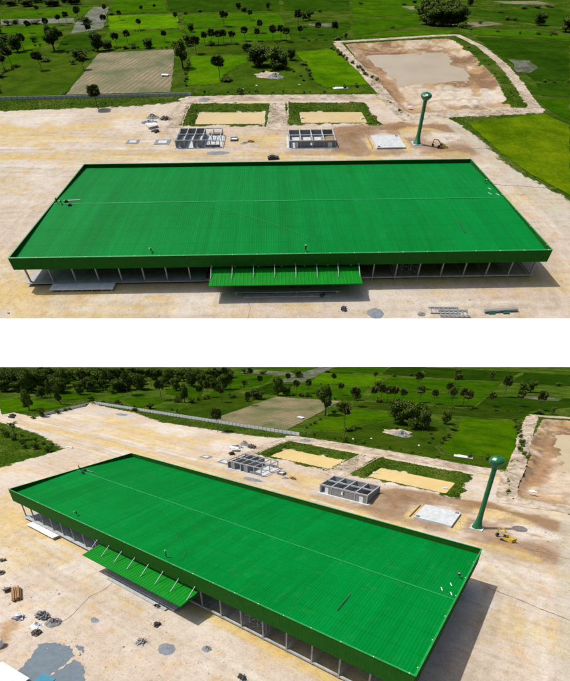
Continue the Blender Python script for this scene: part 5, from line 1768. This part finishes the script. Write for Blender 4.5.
def build_yard(P):
    w = P.where
    # behind the hall, beside the frame annex
    put(P, 'rubble_heap', cached('h1', lambda: heap_mesh('rubble_heap', 'grey_rubble', 3.6, 2.4, 2.3, 1)), 6.0, 119.5, 0, 1, 'rounded grey rubble heap between the frame annex and the fence ' + w, 'rubble heap')
    put(P, 'scrap_heap', cached('h2', lambda: scrap_mesh('scrap_heap', 'rusty_scrap', 4.2, 2.6, 1.8, 70, 2)), 13.2, 117.5, 0, 1, 'dark tangle of scrap beside the grey rubble heap ' + w, 'scrap heap')
    put(P, 'scrap_heap', cached('h3', lambda: scrap_mesh('scrap_heap', 'steel_grey', 5.0, 2.2, .8, 55, 3)), 5.5, 113.5, 0, 1, 'low spread of grey bars and boards before the rubble heap ' + w, 'scrap heap')
    shelter(P, 9.0, 107.0, 'white sheet shelter on posts behind the frame annex')
    put(P, 'scrap_heap', cached('h4', lambda: scrap_mesh('scrap_heap', 'dark_scrap', 2.8, 1.6, 1.2, 40, 4)), 12.0, 101.8, 0, 1, 'dark scrap under the white sheet shelter ' + w, 'scrap heap')
    f = cached('found', lambda: (MB().box(-3.6, -2.6, -.3, 3.6, 2.6, .16).mesh('rim', 'gravel_grey'), MB().box(-2.0, -1.4, .164, 2.0, 1.4, .26).mesh('mortar_bed', 'pale_concrete')))
    o = put(P, 'mixing_slab', f[0], 17.8, 90.2, 0, 1, 'low grey mixing slab with pale mortar beside the frame annex ' + w, 'slab')
    part('mortar_bed', f[1], o)
    o = put(P, 'mixing_slab', f[0], 4.0, 90.6, 0, (.8, .8, 1), 'smaller grey mixing slab out in the yard west of the annex ' + w, 'slab')
    part('mortar_bed', f[1], o)
    tk = cached('tank', lambda: (MB().box(-1.7, -1.5, -.2, 1.7, -1.2, 1.0).box(-1.7, 1.2, -.2, 1.7, 1.5, 1.0).box(-1.7, -1.197, -.2, -1.4, 1.197, 1.0).box(1.4, -1.197, -.2, 1.7, 1.197, 1.0).mesh('tank_wall', 'gravel_grey'),
                                 MB().box(-1.38, -1.18, -.1, 1.38, 1.18, .6).mesh('tank_fill', 'white_sheet')))
    o = put(P, 'cement_trough', tk[0], 51.0, 92.2, 0, 1, 'small square trough with grey rim and white fill ' + w, 'trough')
    part('trough_fill', tk[1], o)
    put(P, 'gravel_heap', cached('h5', lambda: heap_mesh('gravel_heap', 'gravel_grey', 2.4, 1.7, .9, 6)), 56.2, 88.0, 0, 1, 'small grey gravel heap between the two annexes ' + w, 'gravel heap')
    put(P, 'scrap_heap', cached('h6', lambda: scrap_mesh('scrap_heap', 'timber', 2.0, 1.2, 1.0, 30, 7)), 58.8, 89.6, 0, 1, 'brown boards piled beside the small gravel heap ' + w, 'scrap heap')
    put(P, 'gravel_heap', cached('h7', lambda: heap_mesh('gravel_heap', 'gravel_grey', 5.5, 2.0, .45, 8)), 44.5, 79.0, 0, 1, 'flat grey gravel spread in front of the frame annex ' + w, 'gravel heap')
    put(P, 'gravel_heap', cached('h7b', lambda: heap_mesh('gravel_heap', 'gravel_grey', 4.5, 2.6, 1.0, 18)), 30.0, 146.3, 0, 1, 'grey gravel heap at the corner of the fence track ' + w, 'gravel heap')
    if P is LOW:
        put(P, 'gravel_heap', cached('h7c', lambda: heap_mesh('gravel_heap', 'gravel_grey', 7, 3, .7, 28)), -121, 128.5, 0, 1, 'grey gravel spread near the far fence corner ' + w, 'gravel heap')
        put(P, 'white_pipe', cached('wp', lambda: MB().tube((-2.2, 0, .4), (2.2, .6, .4), .4, .4, 10).mesh('white_pipe', 'white_sheet')), -70, 59.0, 0, 1, 'white pipe lying at the tip of the grass by the entrance ' + w, 'pipe')
        put(P, 'timber_heap', cached('tph', lambda: heap_mesh('timber_heap', 'brown_earth', 4.5, 2.5, 2.6, 30)), -170.5, 136.5, 0, 1, 'orange earth heap in the fence corner ' + w, 'earth heap')
        build_car(P, -176.5, 76.5, 'carb', .25, True, 'dark pickup truck parked where the entrance road leaves the yard')
        build_car(P, -182.5, 80.0, 'carb', .25, True, 'dark pickup truck standing on the grass edge of the entrance road')
    else:
        build_car(P, 69.3, 73.2, 'cara', .1, False, 'black car parked close behind the hall parapet')
    # white sheets by the ponds and the paddy
    put(P, 'white_sheet', cached('ws', lambda: MB().box(-4.6, -1.6, .05, 4.6, 1.6, .35, rz=.12).box(-3.0, -1.0, .35, 2.4, 1.2, .6, rz=-.05).mesh('white_sheet', 'white_sheet')), 113.8, 166.5, 0, 1, 'stack of white sheets in the grass beside the bright paddy ' + w, 'sheet stack')
    put(P, 'pump_float', cached('pf', lambda: MB().box(-1.2, -.5, 0, 1.2, .5, .5, rz=.4).tube((-.8, -.2, .5), (.6, .3, .7), .25, .25, 8).mesh('pump_float', 'white_sheet')), 85.6, 119.5, -.72, 1, 'white pump float at the pond end beside the lane ' + w, 'pump')
    put(P, 'pump_float', CACHE['pf'], 118.2, 118.8, -.72, 1, 'white pump float at the pond end toward the tower ' + w, 'pump')
    put(P, 'white_tarpaulin', cached('tp', lambda: heap_mesh('white_tarpaulin', 'white_sheet', 1.8, .8, .5, 12, 10)), 149.3, 134.1, .3, 1, 'small white tarpaulin on the pit rim ' + w, 'tarpaulin')
    put(P, 'rubble_heap', cached('bp', lambda: heap_mesh('boulder_pile', 'grey_rubble', 7, 4.0, 2.6, 15, 20, .4)), 72.0, 189.5, 0, 1, 'grey rubble pile by the bare patch under round trees ' + w, 'rubble heap')
    put(P, 'field_hut', cached('fh', lambda: MB().box(-2, -1.3, 0, 2, 1.3, 1.1).box(-2.4, -1.7, 1.1, 2.4, 1.7, 1.25, ry=.05).mesh('field_hut', 'white_sheet')), -3, 192, 0, 1, 'tiny white hut out on the brown ploughed field ' + w, 'hut')
    for x, y in ((51.5, 165), (60, 172), (88, 174)):
        put(P, 'marker_stone', cached('ms', lambda: heap_mesh('marker_stone', 'white_sheet', .9, .6, .7, 19, 8)), x, y, 0, 1, 'small pale stone in the scrub behind the ponds ' + w, 'stone', 'pale stones in the scrub ' + w)
    # tools strewn in front of the canopy
    put(P, 'wheelbarrow', cached('wb', barrow), 81.2, -4.3, 0, 1.15, 'dark wheelbarrow in the shade in front of the entrance platform ' + w, 'wheelbarrow')
    put(P, 'scrap_heap', cached('h8', lambda: scrap_mesh('scrap_heap', 'dark_scrap', .5, .4, .3, 22, 9)), 86.4, -8.6, 0, 1, 'small dark litter in front of the canopy shadow ' + w, 'scrap heap')
    put(P, 'hose', cached('hose', hose), 0, 0, 0, 1, 'thin brown hose winding across the yard from the canopy ' + w, 'hose', warped=False)
    put(P, 'gravel_heap', cached('h9', lambda: heap_mesh('gravel_heap', 'gravel_grey', 2.4, 1.9, .3, 10, 24, .2)), 94.4, -12.6 if P is LOW else -10.2, 0, 1, 'round blue-grey gravel heap in front of the hall ' + w, 'gravel heap')
    if P is UP:
        put(P, 'steel_frame', cached('ladders', frames), 112.6, -9.9, 0, 1, 'grey welded steel lattice frame lying before the hall ' + w, 'steel frame', 'steel frames before the hall ' + w)
        put(P, 'steel_frame', CACHE['ladders'], 114.6, -11.0, .3, 1, 'grey welded steel lattice frame lying before the hall ' + w, 'steel frame', 'steel frames before the hall ' + w)
        b = cached('ibeam', lambda: MB().box(-4.4, -.3, .5, 4.4, -.25 + .5, 1.0, rz=.05).mesh('steel_beam', 'steel_grey'))
        o = put(P, 'steel_beam', b, 127.2, -10.6, 0, 1, 'long grey steel beam resting on green trestles ' + w, 'beam')
        tr = cached('trs', lambda: MB().box(-.8, -.7, -.1, .8, .3, .48).mesh('trestle', 'tower_green'))
        for x in (-2.6, 1.2):
            put(P, 'trestle', tr, 127.2 + x, -10.7, 0, 1, 'small green trestle carrying the long grey steel beam ' + w, 'trestle', 'green trestles ' + w)
        put(P, 'rubble_heap', cached('gb', lambda: heap_mesh('rubble_heap', 'grey_rubble', 1.3, .8, .6, 16, 10)), 106.3, -10.8, 0, 1, 'small pale rubble lump in front of the hall ' + w, 'rubble heap')
        return
    # ---- front corner of the yard, seen only on the lower plain
    put(P, 'scrap_heap', cached('h10', lambda: scrap_mesh('scrap_heap', 'grey_rubble', .8, .7, .6, 16, 11)), 88.0, -14.3, 0, 1, 'small grey scrap pile next to the round gravel heap ' + w, 'scrap heap')
    put(P, 'gravel_heap', cached('h11', lambda: heap_mesh('gravel_heap', 'gravel_grey', 1.3, 1.0, .7, 13, 14)), 101.6, -7.4, 0, 1, 'smaller grey gravel heap in front of the hall ' + w, 'gravel heap')
    put(P, 'scrap_heap', cached('h12', lambda: scrap_mesh('scrap_heap', 'dark_scrap', 1.2, .7, .4, 12, 14)), 113.2, -9.2, 0, 1, 'dark strips of scrap before the right bays of the hall ' + w, 'scrap heap')
    # bundle of poles
    def poles():
        r = random.Random(6)
        out = []
        for i in range(16):
            m = MB()
            x, z = (i % 6) * .38 - 1.0 + (i // 6) * .19, .2 + (i // 6) * .34
            m.tube((x + r.uniform(-.1, .1), -2.9 + r.uniform(-.3, .3), z), (x + r.uniform(-.1, .1), 2.9 + r.uniform(-.3, .3), z), .18, .16, 7)
            out.append(m.turn(math.radians(-112)).mesh('pole', 'timber'))
        return out
    for p in cached('poles', poles):
        put(P, 'timber_pole', p, 47.0, -22.0, 0, 1, 'brown timber pole in the stacked bundle in the open yard ' + w, 'pole', 'timber poles in the bundle ' + w)
    put(P, 'scrap_heap', cached('h13', lambda: scrap_mesh('scrap_heap', 'rusty_scrap', 1.0, .8, .6, 22, 21)), 43.0, -22.6, 0, 1, 'dark scrap at the end of the timber bundle ' + w, 'scrap heap')
    put(P, 'scrap_heap', cached('h14', lambda: scrap_mesh('scrap_heap', 'grey_rubble', 2.6, 1.7, 1.4, 60, 22)), 61.2, -22.6, 0, 1, 'grey heap of broken blocks and bars by the white sheet ' + w, 'scrap heap')
    put(P, 'rubble_heap', cached('h15', lambda: heap_mesh('rubble_heap', 'grey_rubble', 2.2, 1.8, 1.3, 23)), 65.5, -22.2, 0, 1, 'rounded grey rubble heap beside broken blocks ' + w, 'rubble heap')
    put(P, 'crumpled_sheet', cached('h16', lambda: heap_mesh('crumpled_sheet', 'white_sheet', 1.9, 1.3, .9, 24, 14, .5)), 63.2, -25.0, 0, 1, 'crumpled white sheet among rubble in the front yard ' + w, 'sheet')
    put(P, 'scrap_heap', cached('h17', lambda: scrap_mesh('scrap_heap', 'rusty_scrap', 1.2, .9, .7, 30, 25)), 65.8, -26.4, 0, 1, 'dark scrap below the crumpled white sheet ' + w, 'scrap heap')
    put(P, 'scrap_heap', cached('h18', lambda: scrap_mesh('scrap_heap', 'steel_grey', 1.6, 1.2, .8, 30, 26)), 57.2, -26.0, 0, 1, 'grey bars piled left of the broken blocks near the weeds ' + w, 'scrap heap')
    put(P, 'scrap_heap', cached('h19', lambda: scrap_mesh('scrap_heap', 'rusty_scrap', .8, .6, .4, 16, 27)), 32.5, -19.6, 0, 1, 'dark scrap lying by itself far along the front yard ' + w, 'scrap heap')
    put(P, 'scrap_heap', cached('h20', lambda: scrap_mesh('scrap_heap', 'rusty_scrap', .9, .6, .4, 16, 29)), 25.5, -16.5, 0, 1, 'dark bent bars lying off the hall corner ' + w, 'scrap heap')
    put(P, 'grey_puddle', cached('pud', lambda: heap_mesh('grey_puddle', 'gravel_grey', 1.6, .9, .1, 33, 16)), 72.6, -16.0, 0, 1, 'thin pale grey spill on the open ground of the front yard ' + w, 'spill')
    # mortar spilled and dragged over the ground
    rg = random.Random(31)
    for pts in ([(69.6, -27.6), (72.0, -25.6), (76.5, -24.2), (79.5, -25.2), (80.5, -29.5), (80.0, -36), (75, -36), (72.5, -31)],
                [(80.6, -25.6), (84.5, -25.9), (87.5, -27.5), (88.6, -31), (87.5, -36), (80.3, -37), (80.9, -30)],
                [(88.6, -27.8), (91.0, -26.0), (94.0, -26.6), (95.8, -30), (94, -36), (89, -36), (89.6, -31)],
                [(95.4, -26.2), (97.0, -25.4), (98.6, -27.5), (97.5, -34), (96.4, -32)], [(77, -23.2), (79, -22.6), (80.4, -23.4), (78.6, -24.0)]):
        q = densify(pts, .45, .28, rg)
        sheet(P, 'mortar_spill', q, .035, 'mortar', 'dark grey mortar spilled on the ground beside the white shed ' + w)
    # sheds
    def shed():
        wl = MB().box(-4.2, -3.2, -.2, 4.2, 3.2, 2.3).turn(.12).mesh('wall', 'white_sheet')
        panels = []
        for i in range(8):
            x0 = -4.6 + i * 1.15
            panels.append(MB().box(x0, -3.6, 2.32 + (i % 2) * .03, x0 + 1.16, 3.6, 2.39 + (i % 2) * .03, ).turn(.12).mesh('roof_panel', 'white_sheet'))
        return wl, panels
    wl, ps = cached('shed', shed)
    o = bpy.data.objects.new('site_shed', None)
    COL.objects.link(o)
    o.matrix_world = place_matrix(P, 76.6, -38.4, 0, 1)
    tag(o, 'white metal site shed with flat panel roof beside the spilled mortar ' + w, 'shed')
    part('wall', wl, o)
    for p in ps:
        part('roof_panel', p, o)
    tb = cached('teal', lambda: (MB().box(-1.5, -1.3, -.1, 1.5, 1.3, 1.6).turn(.2).mesh('side', 'white_sheet'), MB().box(-1.8, -1.6, 1.62, 1.8, 1.6, 1.75).turn(.2).mesh('lid', 'teal_sheet')))
    o = put(P, 'site_cabin', tb[0], 82.9, -33.2, 0, 1, 'small site cabin with blue-green roof next to the white shed ' + w, 'cabin')
    part('cabin_roof', tb[1], o)
    o = put(P, 'white_drum', cached('drum', lambda: MB().lathe([(.95, -.1), (1.0, .2), (1.0, 1.5), (.9, 1.7), (.2, 1.75)], 16).mesh('white_drum', 'white_sheet', True)), 63.2, -33.2, 0, 1, 'white water drum in the weeds beside the shed ' + w, 'drum')


def barrow():
    m = MB()
    i = len(m.v)
    m.v += [(-.5, -.35, .7), (.6, -.35, .7), (.6, .35, .7), (-.5, .35, .7), (-.25, -.2, .3), (.4, -.2, .3), (.4, .2, .3), (-.25, .2, .3)]
    m.f += [(4, 7, 6, 5), (0, 4, 5, 1), (1, 5, 6, 2), (2, 6, 7, 3), (3, 7, 4, 0)]
    m.tube((.75, -.06, .2), (.75, .06, .2), .2, .2, 10)
    for s in (-.28, .28):
        m.tube((.75, s * .3, .2), (-1.0, s, .62), .035, .035, 5).tube((-.3, s, .5), (-.3, s, 0), .03, .03, 5)
    return m.turn(.4).mesh('wheelbarrow', 'dark_scrap')


def hose():
    pts = [(72.2, -5.9), (71.6, -7.6), (72.2, -9.6), (71.4, -12.0)]
    m = MB()
    pts2 = [(62.5, -4.8), (63.5, -8.0), (63.0, -11.5), (64.5, -15.0), (66.5, -19.0), (67.0, -23.5)]
    for L in (pts2,):
        for a, b in zip(L[:-1], L[1:]):
            m.tube((*a, .08), (*b, .05), .03, .03, 5)
    return m.mesh('hose', 'brown_earth')


def frames():
    m = MB()
    for y in (-.9, .9):
        m.box(-3.8, y - .12, .1, 3.8, y + .12, .34)
    for i in range(7):
        x = -3.4 + i * 1.13
        m.box(x - .1, -.78, .12, x + .1, .78, .32)
    return m.turn(-.04).mesh('steel_frame', 'steel_grey')


def build_litter(P):
    """Clods, offcuts and stones strewn over the yard."""
    r = random.Random(91)
    m = MB()
    zones = [((-150, 60), (165, 106), 420), ((95, 76), (165, 110), 900), ((-10, -28), (140, -6), 520), ((20, 99), (130, 109), 160), ((150, -20), (176, 110), 200), ((0, 84), (70, 125), 420)]
    for (x0, y0), (x1, y1), n in zones:
        for i in range(n):
            x, y = r.uniform(x0, x1), r.uniform(y0, y1)
            s = r.uniform(.05, .13) * (2.0 if r.random() < .06 else 1)
            rz, sy, sz = r.uniform(0, 3), r.uniform(.4, 1), r.uniform(.3, .9)
            if -3 < x < 147 and -3 < y < 53:
                continue
            wx, wy = warp(P, x, y)
            if not inside(P, wx, wy, .4):
                continue
            z = float(height(np.array([x]), np.array([y]))[0])
            m.box(wx - s, wy - s * sy, z - .03, wx + s, wy + s * sy, z + s * sz, rz=rz)
    o = bpy.data.objects.new('debris', m.mesh('debris', 'clods'))
    COL.objects.link(o)
    o.matrix_world = P.M
    tag(o, 'clods and small stones strewn over the sandy yard ' + P.where, 'debris', kind='stuff')


# ---------------------------------------------------------------- build both sites
build_white_strip()
for _P in (UP, LOW):
    build_ground(_P)
    build_fields(_P)
    build_roads(_P)
    build_water(_P)
    build_trenches(_P)
    build_hall(_P)
    build_annexes(_P)
    build_tower(_P)
    build_fence(_P)
    build_excavator(_P)
    build_yard(_P)
    build_plants(_P)
    build_coconut(_P)
    build_grass(_P)
    build_litter(_P)
